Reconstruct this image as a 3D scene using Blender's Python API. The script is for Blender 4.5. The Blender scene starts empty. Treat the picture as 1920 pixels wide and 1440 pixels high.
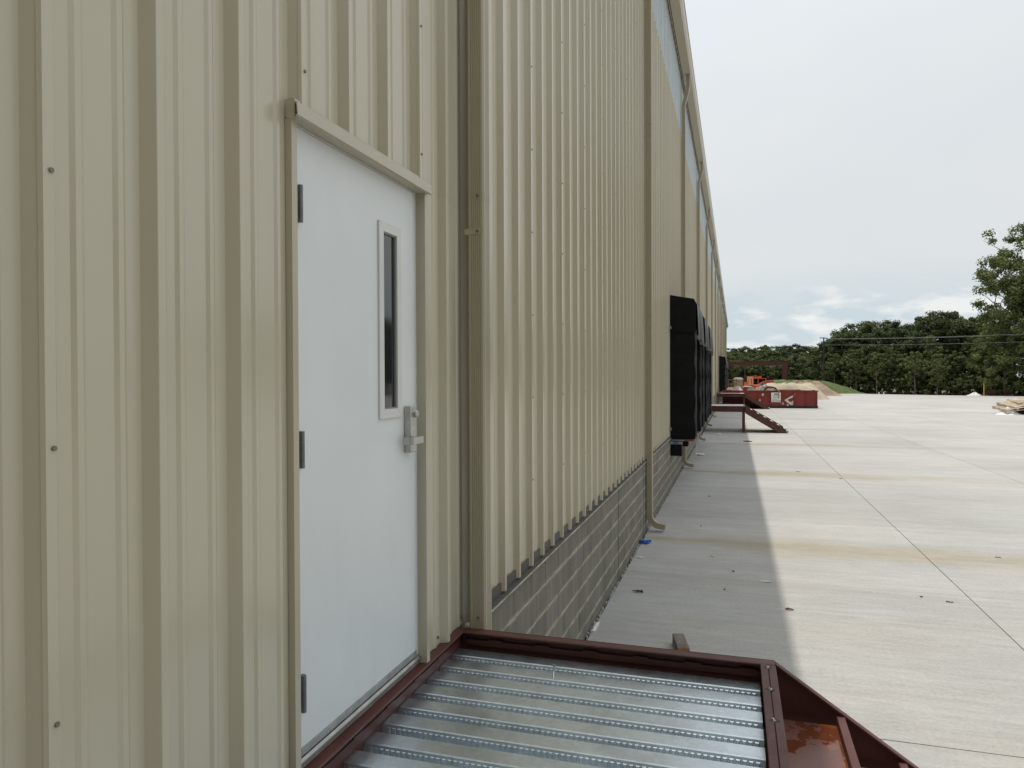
import bpy, math, random
from mathutils import Vector, Matrix
R = math.radians
random.seed(7)
sc = bpy.context.scene
col = sc.collection

# ------------------------------------------------------------------ camera
ZC = 2.487
F_PX = 1350.0
YAW, PITCH, ROLL = R(17.215), R(-0.582), R(-0.2326)
Fv = Vector((-math.sin(YAW)*math.cos(PITCH), math.cos(YAW)*math.cos(PITCH), math.sin(PITCH)))
r0 = Vector((math.cos(YAW), math.sin(YAW), 0)); u0 = r0.cross(Fv)
Rv = math.cos(ROLL)*r0 + math.sin(ROLL)*u0
Uv = -math.sin(ROLL)*r0 + math.cos(ROLL)*u0
cd = bpy.data.cameras.new('camera'); cam = bpy.data.objects.new('camera', cd); col.objects.link(cam)
cam.matrix_world = Matrix(((Rv.x, Uv.x, -Fv.x, 0), (Rv.y, Uv.y, -Fv.y, 0), (Rv.z, Uv.z, -Fv.z, ZC), (0, 0, 0, 1)))
cd.sensor_width = 36; cd.lens = 36*F_PX/1920; cd.clip_start = .05; cd.clip_end = 5000
sc.camera = cam
CAM = Vector((0, 0, ZC))
def ray(u, v): return (u-960)*Rv + (720-v)*Uv + F_PX*Fv
def onX(u, v, X): q = ray(u, v); return CAM + q*(X/q.x)
def onY(u, v, Y): q = ray(u, v); return CAM + q*(Y/q.y)
def onZ(u, v, Z): q = ray(u, v); return CAM + q*((Z-ZC)/q.z)

# ------------------------------------------------------------------ light
SUN = Vector((-.146, .062, 1.0)).normalized()
EL = math.asin(SUN.z); AZ = math.atan2(SUN.x, SUN.y)
w = bpy.data.worlds.new('World'); sc.world = w; w.use_nodes = True
def world_nodes():
    nt = w.node_tree; N = nt.nodes; L = nt.links; N.clear()
    def n(t, **k):
        x = N.new(t)
        for a, b in k.items(): setattr(x, a, b)
        return x
    out = n('ShaderNodeOutputWorld'); bg = n('ShaderNodeBackground'); bg.inputs[1].default_value = .1
    sky = n('ShaderNodeTexSky', sky_type='NISHITA', sun_disc=False, sun_elevation=EL, sun_rotation=AZ, dust_density=3.0)
    tc = n('ShaderNodeTexCoord'); sep = n('ShaderNodeSeparateXYZ'); L.new(tc.outputs['Generated'], sep.inputs[0])
    # thin high veil with slow variation
    mp = n('ShaderNodeMapping'); mp.inputs['Scale'].default_value = (1.2, 1.2, 3.0); L.new(tc.outputs['Generated'], mp.inputs[0])
    nv = n('ShaderNodeTexNoise'); nv.inputs['Scale'].default_value = 1.6; nv.inputs['Detail'].default_value = 3; L.new(mp.outputs[0], nv.inputs[0])
    rv = n('ShaderNodeValToRGB'); rv.color_ramp.elements[0].position = .3; rv.color_ramp.elements[1].position = .7
    rv.color_ramp.elements[0].color = (7.0, 7.5, 7.9, 1); rv.color_ramp.elements[1].color = (8.0, 8.15, 8.05, 1)
    L.new(nv.outputs[0], rv.inputs[0])
    m1 = n('ShaderNodeMix', data_type='RGBA')
    hz = n('ShaderNodeMapRange', interpolation_type='SMOOTHSTEP'); hz.inputs[1].default_value = .25; hz.inputs[2].default_value = 1.0; hz.inputs[3].default_value = .92; hz.inputs[4].default_value = .85
    L.new(sep.outputs[2], hz.inputs[0]); L.new(hz.outputs[0], m1.inputs[0])
    # hazy air is brighter towards the sun
    dt = n('ShaderNodeVectorMath', operation='DOT_PRODUCT'); dt.inputs[1].default_value = SUN; L.new(tc.outputs['Generated'], dt.inputs[0])
    dm = n('ShaderNodeMath', operation='MAXIMUM'); dm.inputs[1].default_value = 0; L.new(dt.outputs['Value'], dm.inputs[0])
    dp_ = n('ShaderNodeMath', operation='POWER'); dp_.inputs[1].default_value = 2.6; L.new(dm.outputs[0], dp_.inputs[0])
    dg = n('ShaderNodeMath', operation='MULTIPLY_ADD'); dg.inputs[1].default_value = 1.15; dg.inputs[2].default_value = 1; L.new(dp_.outputs[0], dg.inputs[0])
    vg = n('ShaderNodeVectorMath', operation='SCALE'); L.new(rv.outputs[0], vg.inputs[0]); L.new(dg.outputs[0], vg.inputs['Scale'])
    L.new(sky.outputs[0], m1.inputs[6]); L.new(vg.outputs[0], m1.inputs[7])
    # low cumulus bank, all round the horizon
    mp2 = n('ShaderNodeMapping'); mp2.inputs['Scale'].default_value = (11, 11, 30); mp2.inputs['Location'].default_value = (3.1, 1.7, .2); L.new(tc.outputs['Generated'], mp2.inputs[0])
    nc = n('ShaderNodeTexNoise'); nc.inputs['Scale'].default_value = 1.0; nc.inputs['Detail'].default_value = 9; nc.inputs['Roughness'].default_value = .55; L.new(mp2.outputs[0], nc.inputs[0])
    band = n('ShaderNodeMapRange', interpolation_type='SMOOTHSTEP'); band.inputs[1].default_value = .15; band.inputs[2].default_value = .075
    L.new(sep.outputs[2], band.inputs[0])
    ad = n('ShaderNodeMath', operation='MULTIPLY_ADD'); ad.inputs[1].default_value = .26; ad.inputs[2].default_value = -.11
    L.new(band.outputs[0], ad.inputs[0])
    sm = n('ShaderNodeMath', operation='ADD'); L.new(nc.outputs[0], sm.inputs[0]); L.new(ad.outputs[0], sm.inputs[1])
    mk = n('ShaderNodeMapRange', interpolation_type='SMOOTHSTEP'); mk.inputs[1].default_value = .48; mk.inputs[2].default_value = .64
    L.new(sm.outputs[0], mk.inputs[0])
    m2 = n('ShaderNodeMath', operation='MULTIPLY'); L.new(mk.outputs[0], m2.inputs[0]); L.new(band.outputs[0], m2.inputs[1])
    # cloud shade: bright tops, blue grey bases
    mp3 = n('ShaderNodeMapping'); mp3.inputs['Scale'].default_value = (15, 15, 46); mp3.inputs['Location'].default_value = (5.1, .4, .9); L.new(tc.outputs['Generated'], mp3.inputs[0])
    ns = n('ShaderNodeTexNoise'); ns.inputs['Scale'].default_value = 1; ns.inputs['Detail'].default_value = 7; L.new(mp3.outputs[0], ns.inputs[0])
    rc = n('ShaderNodeValToRGB'); rc.color_ramp.elements[0].position = .42; rc.color_ramp.elements[1].position = .58
    rc.color_ramp.elements[0].color = (6.0, 6.9, 7.4, 1); rc.color_ramp.elements[1].color = (8.8, 9.0, 8.9, 1)
    L.new(ns.outputs[0], rc.inputs[0])
    # clear gaps low down are pale blue
    gp = n('ShaderNodeMix', data_type='RGBA'); gp.inputs[7].default_value = (5.9, 6.95, 7.5, 1)
    gm = n('ShaderNodeMath', operation='MULTIPLY'); gm.inputs[1].default_value = .6; L.new(band.outputs[0], gm.inputs[0])
    L.new(gm.outputs[0], gp.inputs[0]); L.new(m1.outputs[2], gp.inputs[6])
    m3 = n('ShaderNodeMix', data_type='RGBA'); fm = n('ShaderNodeMath', operation='MULTIPLY'); fm.inputs[1].default_value = .9
    L.new(m2.outputs[0], fm.inputs[0]); L.new(fm.outputs[0], m3.inputs[0]); L.new(gp.outputs[2], m3.inputs[6]); L.new(rc.outputs[0], m3.inputs[7])
    L.new(m3.outputs[2], bg.inputs[0]); L.new(bg.outputs[0], out.inputs[0])
world_nodes()
sd = bpy.data.lights.new('sun', 'SUN'); so = bpy.data.objects.new('sun', sd); col.objects.link(so)
sd.energy = 2.75; sd.angle = R(.6); sd.color = (1, .95, .87)
so.rotation_euler = SUN.to_track_quat('Z', 'Y').to_euler(); so.location = (0, 0, 40)
vs = sc.view_settings; vs.view_transform = 'Standard'; vs.look = 'None'; vs.exposure = 0; vs.gamma = 1; vs.use_curve_mapping = False

# ------------------------------------------------------------------ materials
class NT:
    def __init__(s, m): s.nt = m.node_tree; s.N = s.nt.nodes; s.L = s.nt.links
    def n(s, t, ins=None, **k):
        x = s.N.new(t)
        for a, b in k.items(): setattr(x, a, b)
        for a, b in (ins or {}).items():
            if hasattr(b, 'is_output'): s.L.new(b, x.inputs[a])
            else: x.inputs[a].default_value = b
        return x
    def math(s, op, a, b=0.0, c=0.0): return s.n('ShaderNodeMath', {0: a, 1: b, 2: c}, operation=op).outputs[0]
    def mix(s, f, a, b, bt='MIX'): return s.n('ShaderNodeMix', {0: f, 6: a, 7: b}, data_type='RGBA', blend_type=bt).outputs[2]
    def ramp(s, x, lo, hi, a=0.0, b=1.0): return s.n('ShaderNodeMapRange', {0: x, 1: lo, 2: hi, 3: a, 4: b}).outputs[0]
    def noise(s, vec, scale, detail=4, rough=.5, sc3=None):
        if sc3: vec = s.n('ShaderNodeMapping', {0: vec, 'Scale': sc3}).outputs[0]
        return s.n('ShaderNodeTexNoise', {'Vector': vec, 'Scale': scale, 'Detail': detail, 'Roughness': rough}).outputs[0]
def newmat(name):
    m = bpy.data.materials.new(name); m.use_nodes = True
    t = NT(m); b = t.N['Principled BSDF']
    return m, t, b
def c4(c): return (c[0], c[1], c[2], 1)
MATS = {}
def mat(name, colr, rough=.6, metal=0.0, var=.12, scale=3.0, bump=0.0, bscale=40.0, spec=.5, world=False, rand=0.0, dirt=None, dirt_amt=0.0):
    if name in MATS: return MATS[name]
    m, t, b = newmat(name)
    pos = t.n('ShaderNodeNewGeometry').outputs['Position'] if world else t.n('ShaderNodeTexCoord').outputs['Object']
    nz = t.noise(pos, scale, 5, .6)
    f = t.ramp(nz, .3, .7, 1-var, 1+var)
    if rand:
        oi = t.n('ShaderNodeObjectInfo').outputs['Random']
        f = t.math('MULTIPLY', f, t.ramp(oi, 0, 1, 1-rand, 1+rand))
    c = t.n('ShaderNodeVectorMath', {0: colr[:3], 3: f}, operation='SCALE').outputs[0]
    if dirt:
        d = t.ramp(t.noise(pos, scale*1.7, 8, .65), .55, .72, 0, dirt_amt)
        c = t.mix(d, c, c4(dirt))
    t.L.new(c, b.inputs['Base Color'])
    b.inputs['Roughness'].default_value = rough; b.inputs['Metallic'].default_value = metal
    b.inputs['Specular IOR Level'].default_value = spec
    t.L.new(t.ramp(t.noise(pos, scale*2.3, 4), .3, .7, max(.03, rough-.08), rough+.08), b.inputs['Roughness'])
    if bump:
        bn = t.n('ShaderNodeBump', {'Strength': bump, 'Distance': .01, 'Height': t.noise(pos, bscale, 5, .6)})
        t.L.new(bn.outputs[0], b.inputs['Normal'])
    MATS[name] = m; return m

def siding_mat(name, colr, rough, streak, canning=.35):
    m, t, b = newmat(name)
    pos = t.n('ShaderNodeNewGeometry').outputs['Position']
    a = t.noise(pos, 1.0, 2, .5, (3, 5, .8))
    bl = t.noise(pos, .5, 3, .5)
    f = t.math('ADD', t.ramp(a, .1, .9, 1-streak, 1+streak), t.ramp(bl, .05, .95, -.035, .035))
    oi = t.n('ShaderNodeObjectInfo').outputs['Random']
    f = t.math('MULTIPLY', f, t.ramp(oi, 0, 1, .975, 1.02))
    c = t.n('ShaderNodeVectorMath', {0: colr, 3: f}, operation='SCALE').outputs[0]
    t.L.new(c, b.inputs['Base Color'])
    t.L.new(t.ramp(t.noise(pos, 2.5, 2, .5), .05, .95, rough-.05, rough+.06), b.inputs['Roughness']); b.inputs['Specular IOR Level'].default_value = .8
    # shallow oil canning of the sheet and a fine paint grain
    oc = t.noise(pos, 1.0, 0, .4, (1.5, 2.4, .9)); gr = t.noise(pos, 420, 2, .5)
    b1 = t.n('ShaderNodeBump', {'Strength': canning, 'Distance': .006, 'Height': oc})
    b2 = t.n('ShaderNodeBump', {'Strength': .10, 'Distance': .0006, 'Height': gr, 'Normal': b1.outputs[0]})
    t.L.new(b2.outputs[0], b.inputs['Normal'])
    MATS[name] = m; return m
M_SIDE = siding_mat('beige_siding', (.522, .474, .352), .21, .010)
M_TRIM = siding_mat('beige_trim', (.455, .410, .300), .30, .008, .04)
M_DS = siding_mat('downspout_paint', (.405, .360, .255), .32, .008, .0)
M_SKYL = siding_mat('skylight_panel', (.55, .60, .61), .22, .05)
M_DARK = mat('dark_void', (.012, .012, .011), .9, var=.1)
M_BLOCK = None
def block_mat():
    m, t, b = newmat('block')
    pos = t.n('ShaderNodeNewGeometry').outputs['Position']
    oi = t.n('ShaderNodeObjectInfo').outputs['Random']
    f = t.math('MULTIPLY', t.ramp(oi, 0, 1, .88, 1.1), t.ramp(t.noise(pos, 3, 5), .3, .7, .85, 1.12))
    c = t.n('ShaderNodeVectorMath', {0: (.178, .166, .136), 3: f}, operation='SCALE').outputs[0]
    st = t.ramp(t.noise(pos, 1, 6, .65, (8, 9, 1.0)), .5, .7, 0, .4)     # runs of mortar wash
    c = t.mix(st, c, (.33, .30, .245, 1))
    zf = t.math('ABSOLUTE', t.math('SUBTRACT', t.math('FRACT', t.math('MULTIPLY', t.math('ADD', t.n('ShaderNodeSeparateXYZ', {0: pos}).outputs[2], .0765), 5.0)), .5))
    smr = t.math('MULTIPLY', t.ramp(zf, .34, .49), t.ramp(t.noise(pos, 1, 6, .7, (4, 4, 9)), .40, .62, 0, .95))   # mortar smeared past the joints
    c = t.mix(smr, c, (.44, .395, .30, 1))
    e = t.ramp(t.noise(pos, 5, 8, .7), .62, .72, 0, .5)
    c = t.mix(e, c, (.40, .37, .31, 1))
    t.L.new(c, b.inputs['Base Color']); b.inputs['Roughness'].default_value = .92
    bn = t.n('ShaderNodeBump', {'Strength': .6, 'Distance': .004, 'Height': t.noise(pos, 160, 4, .7)})
    t.L.new(bn.outputs[0], b.inputs['Normal']); return m
M_BLOCK = block_mat()
M_MORTAR = mat('mortar', (.43, .39, .31), .95, var=.45, scale=7, bump=.4, bscale=90, world=True)
def yard_mat():
    m, t, b = newmat('yard_concrete')
    pos = t.n('ShaderNodeNewGeometry').outputs['Position']
    xyz = t.n('ShaderNodeSeparateXYZ', {0: pos}); x, y = xyz.outputs[0], xyz.outputs[1]
    f = t.ramp(t.noise(pos, 1, 6, .62, (.25, 2.6, 1)), .28, .72, .92, 1.07)          # trowel streaks across the yard
    f2 = t.ramp(t.noise(pos, 1, 5, .6, (.5, 16, 1)), .3, .7, .95, 1.05)
    f3 = t.ramp(t.noise(pos, .22, 4, .55), .3, .7, .88, 1.10)
    f4 = t.ramp(t.noise(pos, 1, 3, .6, (5, 150, 1)), .25, .75, .93, 1.07)              # broom lines
    ff = t.math('MULTIPLY', t.math('MULTIPLY', f, f2), t.math('MULTIPLY', f3, f4))
    f5 = t.ramp(t.noise(pos, 30, 5, .8), .25, .75, .82, 1.18)                          # sandy speckle
    f6 = t.ramp(t.noise(pos, 1, 6, .75, (2.5, 11, 1)), .25, .75, .86, 1.13)
    ph = t.n('ShaderNodeTexWave', {'Vector': t.n('ShaderNodeMapping', {0: pos, 'Rotation': (0, 0, .5)}).outputs[0], 'Scale': 11.0, 'Distortion': 4.0, 'Detail': 2.0, 'Detail Scale': 2.0}, bands_direction='X').outputs[1]
    pmask = t.ramp(t.noise(pos, .6, 4, .6), .52, .66, 0, .10)                            # patches of cross brooming
    ff = t.math('MULTIPLY', t.math('MULTIPLY', ff, f5), t.math('MULTIPLY', f6, t.math('ADD', 1.0, t.math('MULTIPLY', pmask, t.math('SUBTRACT', ph, .5)))))
    oi = t.n('ShaderNodeObjectInfo').outputs['Random']
    ff = t.math('MULTIPLY', ff, t.ramp(oi, 0, 1, .95, 1.05))
    warm = t.mix(t.ramp(t.noise(pos, .35, 4, .6, (1, 3, 1)), .35, .65), (.360, .359, .346, 1), (.374, .356, .330, 1))
    c = t.n('ShaderNodeVectorMath', {0: warm, 3: ff}, operation='SCALE').outputs[0]
    # slurry patches left by the formwork near the wall
    br = t.n('ShaderNodeTexBrick', {'Vector': pos, 'Scale': .9, 'Mortar Size': 0.0, 'Color1': (0, 0, 0, 1), 'Color2': (1, 1, 1, 1), 'Brick Width': .8, 'Row Height': .37})
    pm = t.math('MULTIPLY', t.math('MULTIPLY', br.outputs[0], t.ramp(x, -.1, .5, .13, 0)), t.ramp(t.noise(pos, 1.3, 4), .45, .55))
    c = t.mix(pm, c, (.56, .56, .55, 1))
    # silt washed out of the downspouts
    wv = t.math('ADD', y, t.math('MULTIPLY', t.noise(pos, .8, 3), .7))
    dy = t.math('ABSOLUTE', t.math('WRAP', t.math('ADD', wv, -11.5), 4.1, -4.1))
    half = t.ramp(x, -1.3, .2, .14, .66)
    sm = t.n('ShaderNodeMapRange', {0: t.math('DIVIDE', dy, half), 1: 1.25, 2: .1, 3: 0.0, 4: .9}, interpolation_type='SMOOTHSTEP').outputs[0]
    sm = t.math('MULTIPLY', sm, t.ramp(x, 9.0, 1.0, 0, 1)); sm = t.math('MULTIPLY', sm, t.ramp(y, 9.2, 9.6))
    sm = t.math('MULTIPLY', sm, t.ramp(t.noise(pos, 2.2, 5, .6, (.6, 2.5, 1)), .2, .6, .45, .95))
    c = t.mix(sm, c, t.n('ShaderNodeMix', {0: 1.0, 6: c, 7: (.80, .70, .51, 1)}, data_type='RGBA', blend_type='MULTIPLY').outputs[2])
    # tyre scuffs and dark spots
    sp = t.ramp(t.noise(pos, 1, 7, .7, (.8, 5, 1)), .66, .74, 0, .35)
    c = t.mix(sp, c, (.2, .19, .175, 1))
    dots = t.ramp(t.n('ShaderNodeTexVoronoi', {'Vector': pos, 'Scale': 3.2}).outputs['Distance'], .030, .018, 0, .7)
    c = t.mix(dots, c, (.10, .09, .08, 1))
    t.L.new(c, b.inputs['Base Color'])
    t.L.new(t.ramp(t.noise(pos, .7, 4), .3, .7, .62, .85), b.inputs['Roughness'])
    b1 = t.n('ShaderNodeBump', {'Strength': .35, 'Distance': .003, 'Height': t.noise(pos, 1, 3, .7, (14, 260, 10))})
    b2 = t.n('ShaderNodeBump', {'Strength': .3, 'Distance': .02, 'Height': t.noise(pos, 1.1, 3), 'Normal': b1.outputs[0]})
    t.L.new(b2.outputs[0], b.inputs['Normal']); return m
M_YARD = yard_mat()
M_JOINT = mat('joint_dirt', (.05, .047, .042), .95, var=.4, scale=8, world=True)
M_GROUND = mat('ground', (.115, .098, .062), .95, var=.35, scale=.35, bump=.5, bscale=6, world=True, dirt=(.07, .085, .03), dirt_amt=.9)
def primer_mat():
    m, t, b = newmat('maroon_primer')
    pos = t.n('ShaderNodeNewGeometry').outputs['Position']
    f = t.ramp(t.noise(pos, 4, 6, .65), .3, .7, .8, 1.2)
    c = t.n('ShaderNodeVectorMath', {0: (.082, .025, .019), 3: f}, operation='SCALE').outputs[0]
    d = t.ramp(t.noise(pos, 11, 9, .7), .6, .74, 0, .35)
    c = t.mix(d, c, (.21, .12, .095, 1))
    t.L.new(c, b.inputs['Base Color'])
    t.L.new(t.ramp(t.noise(pos, 6, 4), .3, .7, .42, .62), b.inputs['Roughness'])
    bn = t.n('ShaderNodeBump', {'Strength': .2, 'Distance': .002, 'Height': t.noise(pos, 60, 4)}); t.L.new(bn.outputs[0], b.inputs['Normal'])
    return m
M_RED = primer_mat()
def wet_mat():
    m, t, b = newmat('wet_primer')
    pos = t.n('ShaderNodeNewGeometry').outputs['Position']
    k = t.math('ADD', t.noise(pos, 6, 6, .6), t.math('MULTIPLY', t.noise(pos, 45, 3), .06))
    wet = t.ramp(k, .53, .55)
    c = t.mix(wet, (.165, .072, .055, 1), (.13, .038, .018, 1))
    rs = t.ramp(t.noise(pos, 9, 4), .5, .6, 0, .6); c = t.mix(t.math('MULTIPLY', rs, wet), c, (.24, .075, .018, 1))
    t.L.new(c, b.inputs['Base Color']); t.L.new(t.ramp(wet, 0, 1, .38, .04), b.inputs['Roughness'])
    return m
M_WET = wet_mat()
def galv_mat():
    m, t, b = newmat('galvanised')
    pos = t.n('ShaderNodeNewGeometry').outputs['Position']
    v = t.n('ShaderNodeTexVoronoi', {'Vector': pos, 'Scale': 55.0}).outputs['Color']
    vg = t.n('ShaderNodeSeparateColor', {0: v}).outputs[0]
    f = t.math('MULTIPLY', t.ramp(vg, 0, 1, .94, 1.05), t.ramp(t.noise(pos, 5, 6, .65), .3, .7, .86, 1.10))
    c = t.n('ShaderNodeVectorMath', {0: (.67, .735, .775), 3: f}, operation='SCALE').outputs[0]
    sp = t.ramp(t.noise(pos, 30, 6, .7), .70, .78, 0, .5); c = t.mix(sp, c, (.9, .9, .88, 1))
    t.L.new(c, b.inputs['Base Color']); b.inputs['Metallic'].default_value = 1.0
    t.L.new(t.ramp(t.noise(pos, 9, 6, .7),   .2, .8, .30, .46), b.inputs['Roughness']); return m
M_GALV = galv_mat()
M_ALU = mat('aluminium', (.42, .41, .39), .42, metal=.8, var=.2, scale=12)
M_STEEL = mat('satin_steel', (.50, .49, .47), .33, metal=.9, var=.08, scale=30)
M_HINGE = mat('hinge_grey', (.17, .175, .175), .42, metal=.6, var=.15, scale=20)
def door_mat():
    m, t, b = newmat('door_paint')
    pos = t.n('ShaderNodeNewGeometry').outputs['Position']
    f = t.ramp(t.noise(pos, 2, 5), .3, .7, .965, 1.03)
    c = t.n('ShaderNodeVectorMath', {0: (.72, .745, .735), 3: f}, operation='SCALE').outputs[0]
    z = t.n('ShaderNodeSeparateXYZ', {0: pos}).outputs[2]
    g = t.math('MULTIPLY', t.ramp(t.noise(pos, 1, 6, .65, (6, 6, 1.6)), .5, .8, 0, .12), t.ramp(z, 2.1, 1.75, .35, 1))
    c = t.mix(g, c, (.40, .42, .46, 1))
    t.L.new(c, b.inputs['Base Color']); b.inputs['Roughness'].default_value = .42
    b1 = t.n('ShaderNodeBump', {'Strength': .12, 'Distance': .001, 'Height': t.noise(pos, 240, 3)})
    t.L.new(b1.outputs[0], b.inputs['Normal']); return m
M_DOOR = door_mat()
M_LITE = mat('lite_frame', (.66, .655, .62), .42, var=.04)
M_GLASS = mat('dark_glass', (.018, .02, .021), .03, var=.05, spec=.9)
M_RUBBER = mat('black_vinyl', (.005, .005, .0055), .7, var=.35, scale=5, bump=.5, bscale=5, spec=.2)
M_CURT = mat('grey_curtain', (.075, .078, .08), .55, var=.35, scale=6, bump=.6, bscale=7)
M_FOAM = mat('orange_foam', (.36, .17, .08), .9, var=.25, scale=15)
M_WHITE = mat('white_plastic', (.74, .74, .73), .5, var=.06)
M_BLUE = mat('blue_plastic', (.02, .13, .45), .45, var=.15)
M_WOOD = mat('weathered_wood', (.17, .14, .115), .85, var=.35, scale=14, bump=.5, bscale=50)
M_WOODO = mat('cut_wood', (.30, .15, .055), .8, var=.35, scale=22)
M_PALW = mat('pallet_wood', (.46, .385, .29), .85, var=.3, scale=6, rand=.25)
M_DUMP = mat('dumpster_red', (.20, .022, .015), .55, var=.3, scale=1.6, dirt=(.10, .035, .022), dirt_amt=.8, world=True)
M_BLACK = mat('black_steel', (.014, .013, .013), .6, var=.3)
M_ORANGE = mat('machine_orange', (.62, .11, .02), .42, var=.12)
M_TAN = mat('toilet_tan', (.33, .26, .17), .55, var=.08)
M_SAND = mat('sand', (.37, .315, .235), .95, var=.2, scale=.8, bump=.6, bscale=3, world=True, dirt=(.36, .27, .18), dirt_amt=.7)
M_DIRT = mat('dirt', (.25, .185, .13), .95, var=.3, scale=.7, bump=.6, bscale=3, world=True)
M_GRASS = mat('grass', (.075, .10, .030), .95, var=.4, scale=2.0, bump=.5, bscale=8, world=True)
M_TYRE = mat('tyre', (.012, .012, .012), .8)
M_YEL = mat('yellow_paint', (.55, .40, .04), .6)
M_PINK = mat('pink_sheet', (.55, .36, .36), .6, var=.25, scale=4, bump=.6, bscale=5)
M_PALE = mat('pale_board', (.55, .48, .36), .8, var=.25, scale=4)
M_WIRE = mat('grey_cable', (.20, .20, .20), .6)
M_BARK = mat('bark', (.16, .135, .11), .95, var=.35, scale=2.5, bump=.7, bscale=9)
def leaf_mat(name, c, tr):
    m, t, b = newmat(name)
    gi = t.n('ShaderNodeNewGeometry').outputs['Random Per Island']; oi = t.n('ShaderNodeObjectInfo').outputs['Random']
    pos = t.n('ShaderNodeTexCoord').outputs['Object']
    f = t.math('MULTIPLY', t.ramp(gi, 0, 1, .6, 1.4), t.math('MULTIPLY', t.ramp(oi, 0, 1, .8, 1.2), t.ramp(t.noise(pos, .55, 2), .3, .7, .7, 1.25)))
    cc = t.n('ShaderNodeVectorMath', {0: c, 3: f}, operation='SCALE').outputs[0]
    d = t.n('ShaderNodeBsdfDiffuse', {0: cc}); tl = t.n('ShaderNodeBsdfTranslucent', {0: t.mix(.5, cc, (.10, .13, .012, 1))})
    gl = t.n('ShaderNodeBsdfGlossy', {0: (.6, .6, .6, 1), 1: .5})
    mx = t.n('ShaderNodeMixShader', {0: tr, 1: d.outputs[0], 2: tl.outputs[0]})
    mx2 = t.n('ShaderNodeMixShader', {0: .04, 1: mx.outputs[0], 2: gl.outputs[0]})
    t.L.new(mx2.outputs[0], t.N['Material Output'].inputs[0]); return m
M_LEAF = [leaf_mat('leaf_dark', (.068, .094, .036), .32), leaf_mat('leaf_mid', (.098, .128, .040), .36), leaf_mat('leaf_pale', (.125, .150, .048), .38)]

# ------------------------------------------------------------------ mesh helpers
class MB:
    def __init__(s): s.v = []; s.f = []
    def add(s, vs, fs):
        o = len(s.v); s.v += [tuple(p) for p in vs]; s.f += [tuple(i+o for i in q) for q in fs]; return s
    def box(s, x0, x1, y0, y1, z0, z1, M=None):
        p = [Vector((x, y, z)) for z in (z0, z1) for y in (y0, y1) for x in (x0, x1)]
        if M is not None: p = [M @ q for q in p]
        return s.add(p, [(0, 2, 3, 1), (4, 5, 7, 6), (0, 1, 5, 4), (2, 6, 7, 3), (0, 4, 6, 2), (1, 3, 7, 5)])
    def bar(s, a, b, w, h, up=(0, 0, 1)):
        a, b = Vector(a), Vector(b); d = (b-a); l = d.length; d.normalize()
        sd_ = d.cross(Vector(up)); 
        if sd_.length < 1e-4: sd_ = d.cross(Vector((1, 0, 0)))
        sd_.normalize(); up = sd_.cross(d)
        M = Matrix((sd_, d, up)).transposed().to_4x4(); M.translation = a
        return s.box(-w/2, w/2, 0, l, -h/2, h/2, M)
    def prism(s, poly, axis, a, b, M=None):
        # poly: 2-D points in the two other axes (in x,y,z order), extruded along axis
        n = len(poly); vs = []
        for t in (a, b):
            for p in poly:
                q = {'x': (t, p[0], p[1]), 'y': (p[0], t, p[1]), 'z': (p[0], p[1], t)}[axis]
                vs.append(M @ Vector(q) if M is not None else q)
        fs = [tuple(range(n)), tuple(range(2*n-1, n-1, -1))] + [(i, i+n, (i+1) % n+n, (i+1) % n) for i in range(n)]
        return s.add(vs, fs)
    def tube(s, pts, rad, n=8, cap=True):
        pts = [Vector(p) for p in pts]; o = len(s.v); rr = rad if isinstance(rad, (list, tuple)) else [rad]*len(pts)
        for i, p in enumerate(pts):
            d = (pts[min(i+1, len(pts)-1)]-pts[max(i-1, 0)]).normalized()
            a = d.cross(Vector((0, 0, 1)) if abs(d.z) < .9 else Vector((1, 0, 0))).normalized(); b_ = d.cross(a)
            for k in range(n):
                t = 2*math.pi*k/n; s.v.append(tuple(p+rr[i]*(math.cos(t)*a+math.sin(t)*b_)))
        for i in range(len(pts)-1):
            for k in range(n):
                s.f.append((o+i*n+k, o+i*n+(k+1) % n, o+(i+1)*n+(k+1) % n, o+(i+1)*n+k))
        if cap:
            s.f.append(tuple(o+k for k in range(n))[::-1]); e = o+(len(pts)-1)*n; s.f.append(tuple(e+k for k in range(n)))
        return s
    def sweep(s, prof, path, frames, closed=True):
        n = len(prof); o = len(s.v)
        for p, (a, b_) in zip(path, frames):
            for q in prof: s.v.append(tuple(Vector(p)+Vector(a)*q[0]+Vector(b_)*q[1]))
        for i in range(len(path)-1):
            for k in range(n if closed else n-1):
                s.f.append((o+i*n+k, o+i*n+(k+1) % n, o+(i+1)*n+(k+1) % n, o+(i+1)*n+k))
        return s
    def mesh(s, name, m, smooth=False):
        me = bpy.data.meshes.new(name); me.from_pydata(s.v, [], s.f); me.update()
        import bmesh
        bm = bmesh.new(); bm.from_mesh(me); bmesh.ops.recalc_face_normals(bm, faces=bm.faces); bm.to_mesh(me); bm.free()
        if m: me.materials.append(m)
        if smooth: me.polygons.foreach_set('use_smooth', [True]*len(me.polygons))
        return me
    def build(s, name, m, parent=None, smooth=False, loc=None):
        return link(name, s.mesh(name, m, smooth), parent, loc)
def link(name, me, parent=None, loc=None):
    o = bpy.data.objects.new(name, me); col.objects.link(o)
    if parent: o.parent = parent
    if loc is not None: o.location = loc
    return o
def bevel(o, wd=.003, seg=1):
    md = o.modifiers.new('bevel', 'BEVEL'); md.width = wd; md.segments = seg; md.limit_method = 'ANGLE'; return o
def tag(o, label, cat, group=None):
    o['label'] = label; o['category'] = cat
    if group: o['group'] = group
    return o
def thing(name, label, cat, loc=(0, 0, 0), group=None):
    o = bpy.data.objects.new(name, None); col.objects.link(o); o.location = loc; o.empty_display_size = .2
    return tag(o, label, cat, group)
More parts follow.
